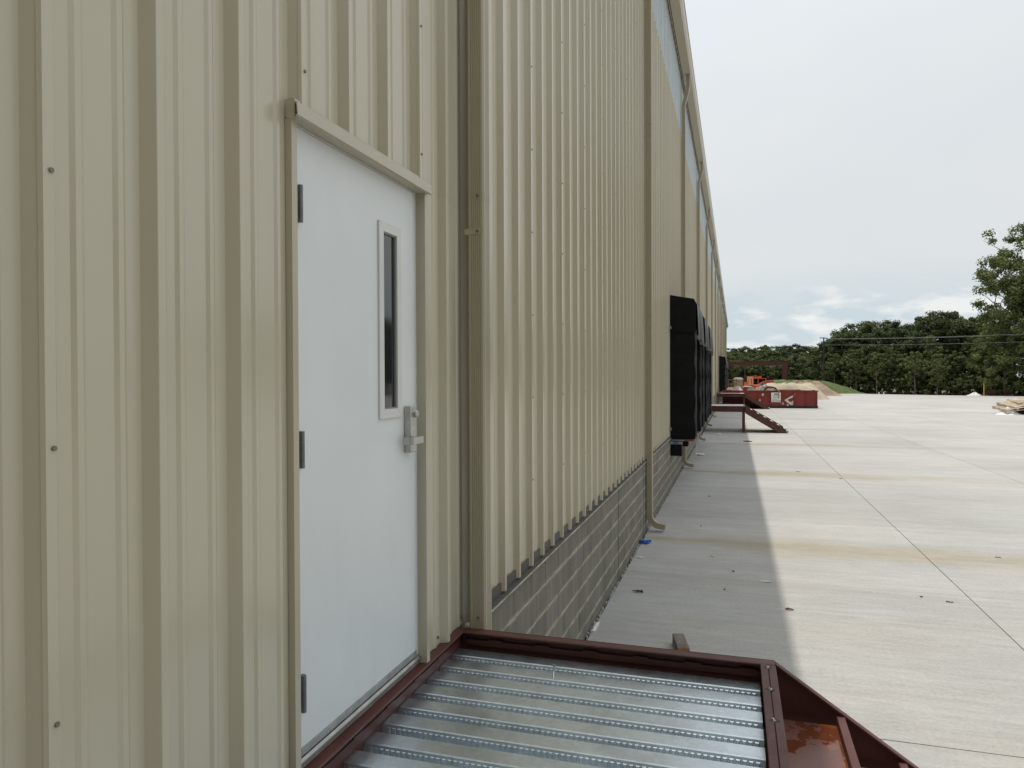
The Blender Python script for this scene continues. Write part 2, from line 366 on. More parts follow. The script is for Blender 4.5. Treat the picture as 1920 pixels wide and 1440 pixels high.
def struct(o): o['kind'] = 'structure'; return o
def stuff(o): o['kind'] = 'stuff'; return o
def copy_tree(o, parent=None):
    c = o.copy(); col.objects.link(c)
    if parent: c.parent = parent
    for ch in o.children: copy_tree(ch, c)
    return c
def ring(n, r, a0=0): return [(r*math.cos(a0+2*math.pi*k/n), r*math.sin(a0+2*math.pi*k/n)) for k in range(n)]

# ------------------------------------------------------------------ ground and yard
gb = MB(); S = 2500
gb.add([(-S, -S, -.12), (S, -S, -.12), (S, S, -.12), (-S, S, -.12)], [(0, 1, 2, 3)])
struct(gb.build('ground', M_GROUND))
# yard of poured slabs, tree-side edge runs diagonally
XJ = [-1.338, 2.49, 6.28, 10.07, 13.86, 17.65, 21.44]
YJ = [-9.1, -5.4, -1.8, 1.82, 5.42] + [5.42+3.81*k for k in range(1, 15)]
yard = struct(link('concrete_yard', MB().add([(-1.36, -12, -.022), (70, -12, -.022), (70, 62, -.022), (42, 88.5, -.022), (31.9, 96.2, -.022), (24, 99.8, -.022), (18.3, 104.4, -.022), (11.9, 111.4, -.022), (6, 118, -.022), (-1.36, 124, -.022)], [tuple(range(10))]).mesh('concrete_yard', M_JOINT)))
g = .005
for i in range(len(XJ)-1):
    for j in range(len(YJ)-1):
        b = MB().box(XJ[i]+g, XJ[i+1]-g, YJ[j]+(g if j == 4 else .0012), YJ[j+1]-(g if j == 3 else .0012), -.10, 0)
        b.build('concrete_slab', M_YARD, yard)
x1, y1 = XJ[-1], YJ[-1]
for poly in ([(-1.338, y1+.004), (x1-.004, y1+.004), (x1-.004, 101.8), (18.3, 104.4), (11.9, 111.4), (6, 118), (-1.338, 124)],
             [(x1+.004, -9.1), (70, -9.1), (70, 62), (42, 88.5), (31.9, 96.2), (24, 99.8), (x1+.004, 101.9)],
             [(-1.338, -12), (70, -12), (70, -9.104), (-1.338, -9.104)]):
    MB().prism(poly, 'z', -.10, 0).build('concrete_slab', M_YARD, yard)
# earth bank and sand beyond the dumpster
def mound(name, cx, cy, rx, ry, h, m, seed, z0=-.14, n=26, flat=0.0):
    rnd = random.Random(seed); v = []; fs = []
    ph = [rnd.uniform(0, 6.28) for _ in range(8)]
    for i in range(n):
        for k in range(n*2):
            t = 2*math.pi*k/(2*n); q = i/(n-1); qf = max(0, (q-flat)/(1-flat))
            wob = 1+.10*math.sin(3*t+ph[0])+.06*math.sin(5*t+ph[1])+.04*math.sin(9*t+ph[2])
            hh = h*(math.cos(qf*math.pi)*.5+.5)*(1+.06*math.sin(11*t+q*14+ph[5])*q+(.18-.26*flat)*math.sin(4*t+ph[3]+q*5)+(.10-.12*flat)*math.sin(7*t-q*9+ph[4])) + .05*h*rnd.uniform(-1, 1)*(1-q)
            v.append((cx+rx*q*wob*math.cos(t), cy+ry*q*wob*math.sin(t), z0+max(0, hh)))
    for i in range(n-1):
        for k in range(2*n):
            fs.append((i*2*n+k, i*2*n+(k+1) % (2*n), (i+1)*2*n+(k+1) % (2*n), (i+1)*2*n+k))
    return MB().add(v, fs).build(name, m, smooth=True)
struct(mound('earth_bank', 8.2, 109, 8.8, 5.5, 1.75, M_GRASS, 3, flat=.35))

# ------------------------------------------------------------------ the warehouse
wh = thing('warehouse_building', 'long beige ribbed metal warehouse on a grey block base', 'building')
PAN, H = -1.411, .038
PITCHR, RIB0 = .3133, 1.143
Y_END = 125.0
LAPW = 3*PITCHR
ZB, ZT, ZSKY = 1.146, 10.60, 8.95
def prof(y0):
    """outline (y, x) of one sheet, from its lap rib crest over three pans to the next lap rib"""
    p = [(y0-.0052, PAN+H*.74+.003), (y0, PAN+H+.0022), (y0+.025, PAN+H+.0022), (y0+.029, PAN+H+.0004), (y0+.046, PAN)]
    for r in range(3):
        yr = y0+r*PITCHR
        for a in (.097, .213):                      # two shallow stiffening ribs per pan
            p += [(yr+a, PAN), (yr+a+.011, PAN+.0065), (yr+a+.026, PAN+.0065), (yr+a+.034, PAN+.0015), (yr+a+.038, PAN)]
        q = yr+PITCHR; e = 0
        p += [(q-.019, PAN+e), (q-.0006, PAN+H+e-.0012), (q+.0012, PAN+H+e), (q+.025, PAN+H+e), (q+.029, PAN+H+e-.0018), (q+.046 if r < 2 else q+.034, PAN if r < 2 else PAN+H*.6)]
    return p
def clip(p, a, b):
    out = []
    for i, (y, x) in enumerate(p):
        if i:
            y_, x_ = p[i-1]
            for c in sorted([c for c in (a, b) if c is not None and (y_-c)*(y-c) < 0], reverse=y < y_):
                t = (c-y_)/(y-y_); out.append((c, x_+t*(x-x_)))
        if (a is None or y >= a) and (b is None or y <= b): out.append((y, x))
    return out
def sheet(p, z0, z1, th=.0012):
    m = MB(); n = len(p)
    lv = sorted(set([z0, z1]))
    v = []
    for off in (0, -th):
        for z in lv: v += [(x+off, y, z) for y, x in p]
    fs = []
    for i in range(n-1):
        fs += [(i, i+1, n+i+1, n+i), (2*n+i, 3*n+i, 3*n+i+1, 2*n+i+1), (i, 2*n+i, 2*n+i+1, i+1)]
    fs += [(0, n, 3*n, 2*n), (n-1, 3*n-1, 4*n-1, 2*n-1)]
    return m.add(v, fs)
def screw_mesh():
    m = MB(); r6 = ring(6, .0058)
    w8 = ring(10, .0085)
    m.prism(w8, 'x', 0, .0016); m.prism(r6, 'x', .0016, .0062)
    return m.mesh('screw', mat('screw_head', (.20, .18, .14), .45, metal=.3))
ME_SCREW = screw_mesh()
# generic sheets shared by all bays; local y starts at 0
me_full = sheet(prof(0), ZB, ZT).mesh('wall_panel', M_SIDE)
me_low = sheet(prof(0), ZB, ZSKY).mesh('wall_panel', M_SIDE)
p_up = [(y, x-.0026) for y, x in prof(0)]
me_up = sheet(p_up, ZSKY-.12, ZT).mesh('skylight_panel', M_SKYL)
me_top = sheet(prof(0), 3.378, ZT).mesh('wall_panel', M_SIDE)
k0 = -16
for k in range(k0, 200):
    y0 = RIB0+k*LAPW
    if y0 > Y_END-LAPW: break
    if k == 1: o = link('wall_panel', me_top, wh, (0, y0, 0))
    elif k == 2:
        o = link('wall_panel', me_top, wh, (0, y0, 0))
        lo = sheet(clip(prof(y0), 3.094, None), 1.157, 3.378).build('wall_panel', M_SIDE, wh)
    elif y0 < 11.2: o = link('wall_panel', me_full, wh, (0, y0, 0))
    else:
        o = link('wall_panel', me_low, wh, (0, y0, 0)); link('skylight_panel', me_up, wh, (0, y0, 0))
    if k == 0:                                      # near sheet is cut short at the door trim: its last rib stays above the door
        bpy.data.objects.remove(o)
        o = link('wall_panel', me_top, wh, (0, y0, 0))
        sheet(clip(prof(y0), None, 2.044), 1.157, 3.378).build('wall_panel', M_SIDE, wh)
    # screws
    if -2 < y0 < 13:
        zs = [1.756+.584*i for i in range(15)]
        if k == 1: zs = [z for z in zs if z > 3.4]
        for z in zs:
            if z > ZT-.1 or (k in (2,) and z < 3.4): continue
            link('screw', ME_SCREW, o, (PAN+H+.0004, .018 if z > 1 else .018, z))
        for r in range(3):
            for z in (1.19, 3.455):
                if z < 2 and k in (0, 1, 2): continue
                dy = (.052 if z > 2 else PITCHR-.036)+r*PITCHR
                link('screw', ME_SCREW, o, (PAN+.0006, dy, z))
for y in (3.290, 3.607): link('screw', ME_SCREW, lo, (PAN+.0006, y, 1.195))
# far screw rows, too small to pick apart
fm = MB()
for k in range(13, 32):
    y0 = RIB0+k*LAPW
    for i in range(15):
        fm.prism([(y0+.014+a, 1.756+.584*i+b) for a, b in ring(6, .008)], 'x', PAN+H, PAN+H+.006)
stuff(fm.build('screw_rows', MATS['screw_head'], wh))
# inside face behind the sheets, roof, back and end walls
MB().box(-1.50, -1.47, -13.5, 2.02, 1.14, ZT).box(-1.50, -1.47, 3.14, Y_END, 1.14, ZT).box(-1.50, -1.47, 2.02, 3.14, 3.42, ZT).build('inner_wall', M_DARK, wh)
rf = MB().prism([(-1.20, 10.74), (-1.20, 10.80), (-61, 15.7), (-61, 15.64)], 'y', -13.6, Y_END+.2).build('roof', mat('roof_grey', (.45, .46, .46), .4, metal=.3), wh)
MB().box(-61, -60.8, -13.5, Y_END, 0, 15.6).box(-60.8, -1.52, -13.5, -13.3, 0, 10.7).box(-60.8, -1.52, Y_END-.2, Y_END, 0, 10.7).build('outer_wall', M_SIDE, wh)
MB().box(-1.425, -1.362, Y_END-.07, Y_END+.03, 1.15, ZT).build('corner_trim', M_TRIM, wh)
# eave trim and gutter
MB().box(-1.40, -1.345, -13.5, Y_END, 10.57, 10.76).build('eave_trim', M_DARK, wh)
MB().box(-1.362, -1.350, -13.5, Y_END, 10.50, 10.545).build('eave_angle', M_TRIM, wh)
gp = [(-1.335, 10.54), (-1.13, 10.53), (-1.085, 10.60), (-1.075, 10.76), (-1.06, 10.76), (-1.06, 10.775), (-1.084, 10.775), (-1.094, 10.61), (-1.135, 10.54), (-1.325, 10.55), (-1.325, 10.75), (-1.335, 10.75)]
gt = MB().prism(gp, 'y', -13.5, Y_END).build('gutter', M_TRIM, wh)
DS_Y = [3.63, 11.66, 19.86] + [19.86+8.2*k for k in range(1, 13)]
gs = MB()
for y in [3.0*k-12 for k in range(45)]: gs.box(-1.334, -1.068, y, y+.03, 10.752, 10.758)
gs.build('gutter_strap', M_TRIM, gt)
# block base: bed and head joints show as pale mortar behind the block faces
BF = -1.368
base = MB().box(-1.62, BF-.0018, 3.575, Y_END, -.1, 1.126).box(-1.62, -1.416, -13.5, 3.572, -.1, 1.126).build('foundation_wall', M_MORTAR, wh)
BH, BL = .2, .406
rest = MB(); me_blk = {}
def blk(l, h):
    key = (round(l, 3), round(h, 3))
    if key not in me_blk: me_blk[key] = MB().box(BF-.05, BF, 0, l, 0, h).mesh('block', M_BLOCK)
    return me_blk[key]
cnt = 0
CJ = [8.79]+[d-.36 for d in DS_Y[1:]]
for r in range(6):
    z = -.075+r*BH+.005
    y = 3.42 - (BL/2 if r % 2 else 0)
    rnd = random.Random(r)
    while y < Y_END:
        a = max(y+.0055, 3.578); b_ = y+BL-.0055
        if b_-a > .05:
            dx = rnd.uniform(-.001, .0012)
            if cnt < 300 and y < 23.6:
                link('block', blk(b_-a, BH-.015), base, (dx, a, z)); cnt += 1
            else: rest.box(BF-.05, BF+dx, a, b_, z, z+BH-.015)
        y += BL
stuff(rest.build('far_blocks', M_BLOCK, base))
cj = MB()
for y in CJ: cj.box(BF-.02, BF+.0025, y, y+.011, 0, 1.115)
cj.build('control_joint', M_JOINT, base)
MB().box(-1.405, -1.352, 3.74, Y_END, 1.1265, 1.1300).box(-1.40, -1.396, 3.74, Y_END, 1.13, 1.20).build('base_flashing', mat('dark_flashing', (.085, .08, .07), .6), wh)
MB().box(-1.3515, -1.3495, 3.74, Y_END, 1.118, 1.131).build('flashing_lip', M_MORTAR, wh)

# ------------------------------------------------------------------ door
DX = -1.411
dr = thing('steel_door', 'pale grey painted steel door with narrow window', 'door', (DX, 2.58, 1.19))
def dpart(b, name, m, parent=None, bv=0, smooth=False):
    # built in world coordinates, stored relative to the door's empty
    b.v = [(x-DX, y-2.58, z-1.19) for x, y, z in b.v] if parent is None or parent is dr else [(x-DX, y-2.58, z-1.19) for x, y, z in b.v]
    o = b.build(name, m, parent or dr, smooth)
    if bv: bevel(o, bv, 2)
    return o
LY0, LY1, LZ0, LZ1 = 2.724, 2.848, 2.352, 3.098
leaf = dpart(MB().box(DX-.045, DX, 2.098, LY0, 1.203, 3.330).box(DX-.045, DX, LY1, 3.033, 1.203, 3.330).box(DX-.045, DX, LY0, LY1, 1.203, LZ0).box(DX-.045, DX, LY0, LY1, LZ1, 3.330), 'leaf', M_DOOR)
lf = MB()
fw = .040; XO = DX+.009
for a, b_, c, d in ((LY0-fw, LY0, LZ0-fw, LZ1+fw), (LY1, LY1+fw, LZ0-fw, LZ1+fw)):
    lf.prism([(a, c), (b_, c+(fw if a < 2.8 else fw)), (b_, d-fw), (a, d)] if a < 2.8 else [(b_, c), (b_, d), (a, d-fw), (a, c+fw)], 'x', DX+.0005, XO)
lf.prism([(LY0-fw, LZ0-fw), (LY1+fw, LZ0-fw), (LY1, LZ0), (LY0, LZ0)], 'x', DX+.0005, XO-.0004)
lf.prism([(LY0-fw, LZ1+fw), (LY0, LZ1), (LY1, LZ1), (LY1+fw, LZ1+fw)], 'x', DX+.0005, XO-.0004)
lite = dpart(lf, 'window_frame', M_LITE, bv=.0015)
dpart(MB().box(DX-.012, DX-.006, LY0, LY1, LZ0, LZ1), 'pane', M_GLASS)
dpart(MB().box(DX-.006, DX+.001, LY0+.0005, LY0+.006, LZ0, LZ1).box(DX-.006, DX+.001, LY1-.006, LY1-.0005, LZ0, LZ1).box(DX-.006, DX+.001, LY0+.006, LY1-.006, LZ0+.0005, LZ0+.006).box(DX-.006, DX+.001, LY0+.006, LY1-.006, LZ1-.006, LZ1-.0005), 'glazing_bead', mat('bead', (.24, .24, .23), .6))
for zc in (3.073, 2.243, 1.415):
    hb = MB()
    for i, (a, b_) in enumerate(((-.063, -.037), (-.0365, -.0005), (.0, .0365), (.037, .063))):
        hb.tube([(DX+.013, 2.112, zc+a), (DX+.013, 2.112, zc+b_-.0006)], .009, 12)
    hb.box(DX+.0005, DX+.010, 2.112, 2.124, zc-.062, zc+.062)
    dpart(hb, 'hinge', M_HINGE)
# lock: tall escutcheon, cylinder and lever
esc = dpart(MB().box(DX+.0005, DX+.033, 2.923, 2.988, 2.150, 2.357), 'lock_case', M_STEEL, bv=.004)
dpart(MB().tube([(DX+.033, 2.966, 2.322), (DX+.045, 2.966, 2.322), (DX+.047, 2.966, 2.322)], [.0165, .0165, .014], 20), 'key_cylinder', M_STEEL)
lv = MB().tube([(DX+.033, 2.957, 2.208), (DX+.052, 2.957, 2.208)], .0125, 16)
lv.box(DX+.054, DX+.071, 2.872, 2.979, 2.190, 2.222).box(DX+.016, DX+.0535, 2.872, 2.886, 2.1905, 2.2215)
dpart(lv, 'lever', M_STEEL, bv=.002)
# frame, trims, drip hood, threshold
dpart(MB().box(DX-.06, DX-.0035, 3.0405, 3.0905, 1.195, 3.36).box(DX-.06, DX-.0035, 2.052, 2.1045, 1.195, 3.36).box(DX-.06, DX-.0030, 2.1045, 3.0385, 3.3335, 3.36), 'frame', M_DOOR)
tr = MB().box(DX-.03, -1.368, 3.0655, 3.070, 1.157, 3.342).box(-1.3725, -1.368, 3.070, 3.098, 1.157, 3.342)
dpart(tr, 'side_trim', M_TRIM)
tr = MB().box(DX-.03, -1.386, 2.046, 2.0505, 1.157, 3.337).box(-1.3895, -1.386, 2.0505, 2.077, 1.157, 3.342)
dpart(tr, 'side_trim', M_TRIM)
dpart(MB().prism([(-1.372, 3.388), (-1.357, 3.382), (-1.352, 3.380), (-1.349, 3.338), (-1.358, 3.334), (-1.3585, 3.337), (-1.3525, 3.341), (-1.3555, 3.377), (-1.372, 3.384)], 'y', 2.028, 3.104)
      .box(-1.44, -1.3735, 2.0465, 3.094, 3.342, 3.400).box(-1.405, -1.360, 2.045, 3.095, 3.3375, 3.3415), 'drip_hood', M_TRIM)
th = MB().prism([(DX-.05, 1.178), (DX+.012, 1.178), (DX+.012, 1.184), (DX+.005, 1.193), (DX-.05, 1.193)], 'y', 2.056, 3.064)
dpart(th, 'threshold', M_ALU)
dpart(MB().box(DX+.0006, DX+.005, 2.11, 3.034, 1.2, 1.226), 'door_sweep', M_ALU)
dpart(MB().box(DX-.06, DX+.004, 2.05, 3.07, 1.156, 1.1775), 'sill_block', mat('sill_concrete', (.24, .23, .20), .9, var=.3, scale=9, bump=.6, bscale=60))

# ------------------------------------------------------------------ downspouts
def flute(w_, d_, g_=.0042, nf=5):
    pts = []
    def side(ax, ay, bx, by, nx, ny):
        L_ = math.hypot(bx-ax, by-ay); r_ = .010
        t0, t1 = r_/L_, 1-r_/L_
        pts.append((ax+(bx-ax)*t0, ay+(by-ay)*t0))
        span = .62 if L_ > .05 else .5
        for i in range(nf):
            c = .5+(i-(nf-1)/2)*span/nf
            for o_, dp in ((-.28, 0), (-.10, g_), (.10, g_), (.28, 0)):
                t = c+o_*span/nf; pts.append((ax+(bx-ax)*t-nx*dp, ay+(by-ay)*t-ny*dp))
        pts.append((ax+(bx-ax)*t1, ay+(by-ay)*t1))
    a, b_ = w_/2, d_/2
    side(-a, -b_, a, -b_, 0, -1); side(a, -b_, a, b_, 1, 0); side(a, b_, -a, b_, 0, 1); side(-a, b_, -a, -b_, -1, 0)
    return pts
def make_downspout():
    t = thing('downspout', 'beige', 'downspout')
    pr = flute(.096, .108)
    # foot elbow, straight run, then an S up to the gutter; local origin at wall axis on the ground
    path = []; fr = []
    x0 = -1.306
    nb = 14
    for i in range(nb+1):
        a = R(80)*(1-i/nb); rr = .17
        p = Vector((x0+rr-rr*math.cos(a), 0, .27-rr*math.sin(a)))
        if i == 0:
            e = p+Vector((math.sin(a), 0, -math.cos(a)))*.10
            path.append(e); fr.append((Vector((math.cos(a), 0, math.sin(a))), Vector((0, 1, 0))))
        k = 1+(.03 if i % 2 else 0)
        path.append(p); fr.append((Vector((math.cos(a), 0, math.sin(a)))*k, Vector((0, 1, 0))*k))
    foot = MB().sweep(pr, path, fr)
    el = foot.build('elbow', M_DS, t)
    body = MB().sweep(pr, [(x0, 0, .27), (x0, 0, 9.60)], [(Vector((.985, 0, 0)), Vector((0, .985, 0)))]*2)
    body.build('pipe', M_DS, t)
    path = []; fr = []
    pts = [(x0, 9.58), (x0, 9.70), (x0+.012, 9.80), (x0+.05, 9.92), (x0+.09, 10.06), (x0+.115, 10.2), (x0+.12, 10.34), (x0+.12, 10.545)]
    for i, q in enumerate(pts):
        a = pts[max(i-1, 0)]; b_ = pts[min(i+1, len(pts)-1)]; d = Vector((b_[0]-a[0], 0, b_[1]-a[1])).normalized()
        k = 1.01 if i % 2 else 1.03
        path.append(Vector((q[0], 0, q[1]))); fr.append((Vector((d.z, 0, -d.x))*k, Vector((0, 1, 0))*k))
    MB().sweep(pr, path, fr).build('offset', M_DS, t)
    for z in (3.254, 6.3, 9.0):
        sb = MB()
        sb.box(x0-.048, x0+.040, -.0552, -.0538, z-.016, z+.016).box(x0-.062, x0-.0475, -.0552, -.0538, z-.016, z+.016)
        sb.build('strap', M_DS, t)
        sj = MB().sweep(pr, [(x0, 0, z+.165), (x0, 0, z+.205)], [(Vector((1.008, 0, 0)), Vector((0, 1.008, 0)))]*2)
        sj.build('seam_collar', M_DS, t)
        so_ = link('screw', ME_SCREW, t, (x0+.01, -.0572, z)); so_.rotation_euler = (0, 0, R(-90))
        so_ = link('screw', ME_SCREW, t, (x0+.012, -.0555, z+.187)); so_.rotation_euler = (0, 0, R(-90))
    for x, z in ((x0+.004, 1.21), (x0+.004, 1.08)):
        so_ = link('screw', ME_SCREW, t, (x, -.0535, z)); so_.rotation_euler = (0, 0, R(-90))
    return t
ds = make_downspout()
ds_labels = ['fluted beige downspout standing between the door and the rail corner', 'tall beige downspout right before the first black dock shelter, silt below its foot',
             'beige downspout between the first and second black dock shelters']
for i, y in enumerate(DS_Y):
    o = ds if i == 0 else copy_tree(ds)
    o.location = (0, y, 0)
    if i < 3: o['label'] = ds_labels[i]
    else: o['label'] = 'beige downspout, number %s along the warehouse wall counting from the white door' % ['four', 'five', 'six', 'seven', 'eight', 'nine', 'ten', 'eleven', 'twelve', 'thirteen', 'fourteen', 'fifteen'][i-3]
    o['group'] = 'downspouts along the warehouse wall' if i < 3 else 'far downspouts along the warehouse wall'

# ------------------------------------------------------------------ landing and stairs (local coordinates = world for the near one)
ZR = 1.155
def make_stair():
    t = thing('steel_stair', 'maroon', 'stairs')
    yf, yn, xl, xr = 3.565, 1.40, -1.372, .110
    # far and near channel rails
    def channel_x(y_web, s, a, b_):                  # channel along x, flanges pointing to s
        m = MB().box(a, b_, min(y_web, y_web-s*.007), max(y_web, y_web-s*.007), ZR-.254, ZR)
        m.box(a, b_, min(y_web, y_web+s*.058), max(y_web, y_web+s*.058), ZR-.011, ZR-.0005)
        m.box(a, b_, min(y_web, y_web+s*.058), max(y_web, y_web+s*.058), ZR-.254, ZR-.243); return m
    fr_ = bevel(channel_x(3.565, -1, xl+.0145, xr+.066).build('far_rail', M_RED, t), .003)
    nr_ = channel_x(1.46, -1, xl+.0145, xr+.066).build('near_rail', M_RED, t)
    # wall rail and the doubled channel at the head of the stairs
    m = MB().box(xl-.041, xl+.014, yn, 3.5655, ZR-.011, ZR).box(xl-.021, xl-.014, yn, 3.5655, ZR-.254, ZR-.011).box(xl-.014, xl+.014, 3.5585, 3.5650, ZR-.254, ZR-.012)
    wr = bevel(m.build('wall_rail', M_RED, t), .003)
    m = MB().box(xr, xr+.0325, yn+.01, 3.505, ZR-.009, ZR+.0015).box(xr+.026, xr+.0325, yn+.01, 3.555, ZR-.254, ZR-.012)
    bevel(m.build('end_rail', M_RED, t), .002)
    m = MB().box(xr+.0345, xr+.067, yn+.01, 3.498, ZR-.009, ZR+.001).box(xr+.0345, xr+.041, yn+.01, 3.498, ZR-.254, ZR-.009)
    bevel(m.build('end_rail', M_RED, t), .002)
    # ledge angles with stitch welds that carry the deck
    m = MB().box(xl+.0145, xr-.002, 3.549, 3.5575, ZR-.082, ZR-.052)
    for k in range(6): m.box(xl+.14+k*.25, xl+.215+k*.25, 3.546, 3.5575, ZR-.053, ZR-.044)
    m.build('ledge_angle', M_RED, fr_)
    m = MB().box(xl-.014, xl-.008, yn, 3.49, ZR-.078, ZR-.040)
    for k in range(7): m.box(xl-.014, xl-.006, 1.6+k*.27, 1.67+k*.27, ZR-.041, ZR-.034)
    m.build('ledge_angle', M_RED, wr)
    for y in (3.47, 3.225, 2.94, 2.56, 2.2):  # weld lumps over the seam
        w_ = MB(); rnd = random.Random(int(y*1000))
        for q in range(4):
            w_.tube([(xr+.030+rnd.uniform(-.004, .006), y-.008+q*.006, ZR-.001), (xr+.033+rnd.uniform(-.004, .004), y-.007+q*.006, ZR+.0035), (xr+.033, y-.006+q*.006, ZR+.005)], [.006, .0045, .001], 7)
        w_.build('weld', M_STEEL, t)
        MB().prism([(xr+.033+a*1.4, y+b_) for a, b_ in [(q[0]*rnd.uniform(.7, 1.2), q[1]*rnd.uniform(.7, 1.2)) for q in ring(10, .015)]], 'z', ZR+.0016, ZR+.0019).build('burn_mark', M_BLACK, t)
    # galvanised form deck: ridges run out from the wall
    zt = ZR-.084; zb = zt-.068
    def deck(k0_, k1_, drop):
        p = [(3.552, zb-drop)] if k0_ == 0 else []
        for k in range(k0_, k1_):
            ye = 3.405-.1515*k                       # front edge of the ridge top
            p += [(ye+.104, zb-drop), (ye+.090, zt-.004-drop), (ye+.087, zt-drop), (ye+.004, zt-drop), (ye, zt-.004-drop), (ye-.013, zb-drop)]
        p.append((p[-1][0]-.034, p[-1][1]))
        m = MB(); n = len(p)
        v = [(x, y, z) for x in (xl-.012, xr-.003) for y, z in p] + [(x, y, z-.0015) for x in (xl-.012, xr-.003) for y, z in p]
        fs = []
        for i in range(n-1): fs += [(i, i+1, n+i+1, n+i), (2*n+i, 3*n+i, 3*n+i+1, 2*n+i+1), (i, 2*n+i, 2*n+i+1, i+1), (n+i, n+i+1, 3*n+i+1, 3*n+i)]
        o = m.add(v, fs).build('deck_sheet', M_GALV, t)
        e = MB()
        for k in range(k0_, k1_):
            ye = 3.405-.1515*k; nx = 62
            for i in range(nx):
                x = xl+.02+i*(xr-xl-.05)/(nx-1); s = .0084
                # pad on the front web: outer rim then pushed-out centre
                def P(dx, tz, outw):
                    z = zt-.004-drop-tz*.064; y = ye-tz*.013
                    return (x+dx, y-outw, z+outw*.3)
                e.add([P(-s, .14, .0002), P(s, .14, .0002), P(s, .50, .0002), P(-s, .50, .0002), P(-s*.7, .20, .004), P(s*.7, .20, .004), P(s*.7, .44, .004), P(-s*.7, .44, .004)],
                      [(4, 5, 6, 7), (0, 1, 5, 4), (1, 2, 6, 5), (2, 3, 7, 6), (3, 0, 4, 7)])
        stuff(e.build('embossing', M_GALV, o)); return o
    deck(0, 6, 0); deck(6, 13, .006)
    # posts under the outer end
    for y in (3.47, 1.49):
        MB().box(xr-.03, xr+.06, y-.045, y+.045, .012, ZR-.256).box(xr-.09, xr+.12, y-.1, y+.1, 0, .012).build('post', M_RED, t)
    MB().box(xl+.30, xl+.308, yn+.08, 3.42, zb-.12, zb-.012).build('joist', M_RED, t); MB().box(-.55, -.542, yn+.08, 3.42, zb-.12, zb-.012).build('joist', M_RED, t)
    # stringers
    sl = .68; x0 = xr+.0665; xe = x0+ZR/sl
    for y, s in ((3.565, -1), (1.40, 1)):
        def zz(x): return ZR-.0015-(x-x0)*sl
        ya, yb = (y-.007, y) if s < 0 else (y, y+.007)
        cut = .16; xb = x0+(ZR-cut)/sl
        web = [(x0, ZR-.002), (xb, cut), (xb, 0.0), (xb-.26, 0.0), (x0, ZR-.31)]
        m = MB().prism(web, 'y', ya, yb)
        yc = (y-.040, y) if s < 0 else (y, y+.040)
        m.prism([(x0, ZR-.0005), (xb, cut+.0015), (xb, cut-.010), (x0, ZR-.012)], 'y', *yc)
        m.prism([(x0, ZR-.31), (xb-.26, 0.0), (xb-.245, .0), (x0, ZR-.298)], 'y', *yc)
        bevel(m.build('stringer', M_RED, t), .002)
    for k in range(6):
        z = ZR-.252-k*.17; xa = x0+.004+k*.25; xo = xa+.262
        m = MB().box(xa, xo, 1.45, 3.52, z-.004, z).box(xo-.006, xo, 1.45, 3.52, z, z+.040).box(xo-.006, xo+.028, 1.45, 3.52, z+.040, z+.0455)
        m.box(xo+.022, xo+.028, 1.45, 3.52, z+.012, z+.040)
        m.box(xa-.004, xa, 1.45, 3.52, z, z+(.128 if k else .23))
        bevel(m.build('tread_pan', M_RED, t), .0015)
        MB().box(xa+.002, xo-.008, 1.455, 3.518, z+.0004, z+.0028).build('tread_floor', M_WET, t)
    return t
M_FILL = mat('fill_concrete', (.52, .51, .48), .85, var=.08)
st = make_stair()
tag(st, 'maroon steel landing with galvanised ribbed deck at the white door', 'stairs', 'maroon steel stairs')
for off, xo, lb in ((33.05-1.40, .22, 'maroon steel stair past the near black dock shelters, before the red dumpster'), (56.6-1.40, .50, 'maroon steel stair standing right against the side of the red dumpster')):
    o = copy_tree(st); o.location = (xo, off, 0); o.scale = (1.15, 1, 1)
    MB().box(-1.358, .108, 1.475, 3.49, ZR-.08, ZR+.003).build('concrete_fill', M_FILL, o)
    for k in range(6):
        xa = .186+k*.25; MB().box(xa, xa+.252, 1.456, 3.517, ZR-.248-k*.17, ZR-.203-k*.17).build('tread_fill', M_FILL, o)
    if xo > .3: MB().box(-1.628, -1.414, 1.40, 3.565, ZR-.254, ZR-.001).build('wall_bridge', M_RED, o)
    tag(o, lb, 'stairs', 'maroon steel stairs')
# ledge from wall to far landings is covered by shifting only the stair; deck bridges the gap
nl = MB().tube([(0, 0, 0), (-.012, .06, .010), (-.03, .15, .004)], [.0034, .0034, .0030], 8).tube([(-.03, .15, .004), (-.031, .155, .004)], .006, 8)
tag(nl.build('nail', M_GALV, loc=(-.815, 3.26, 1.071)), 'bright metal pin lying across the galvanised deck ridges', 'nail')

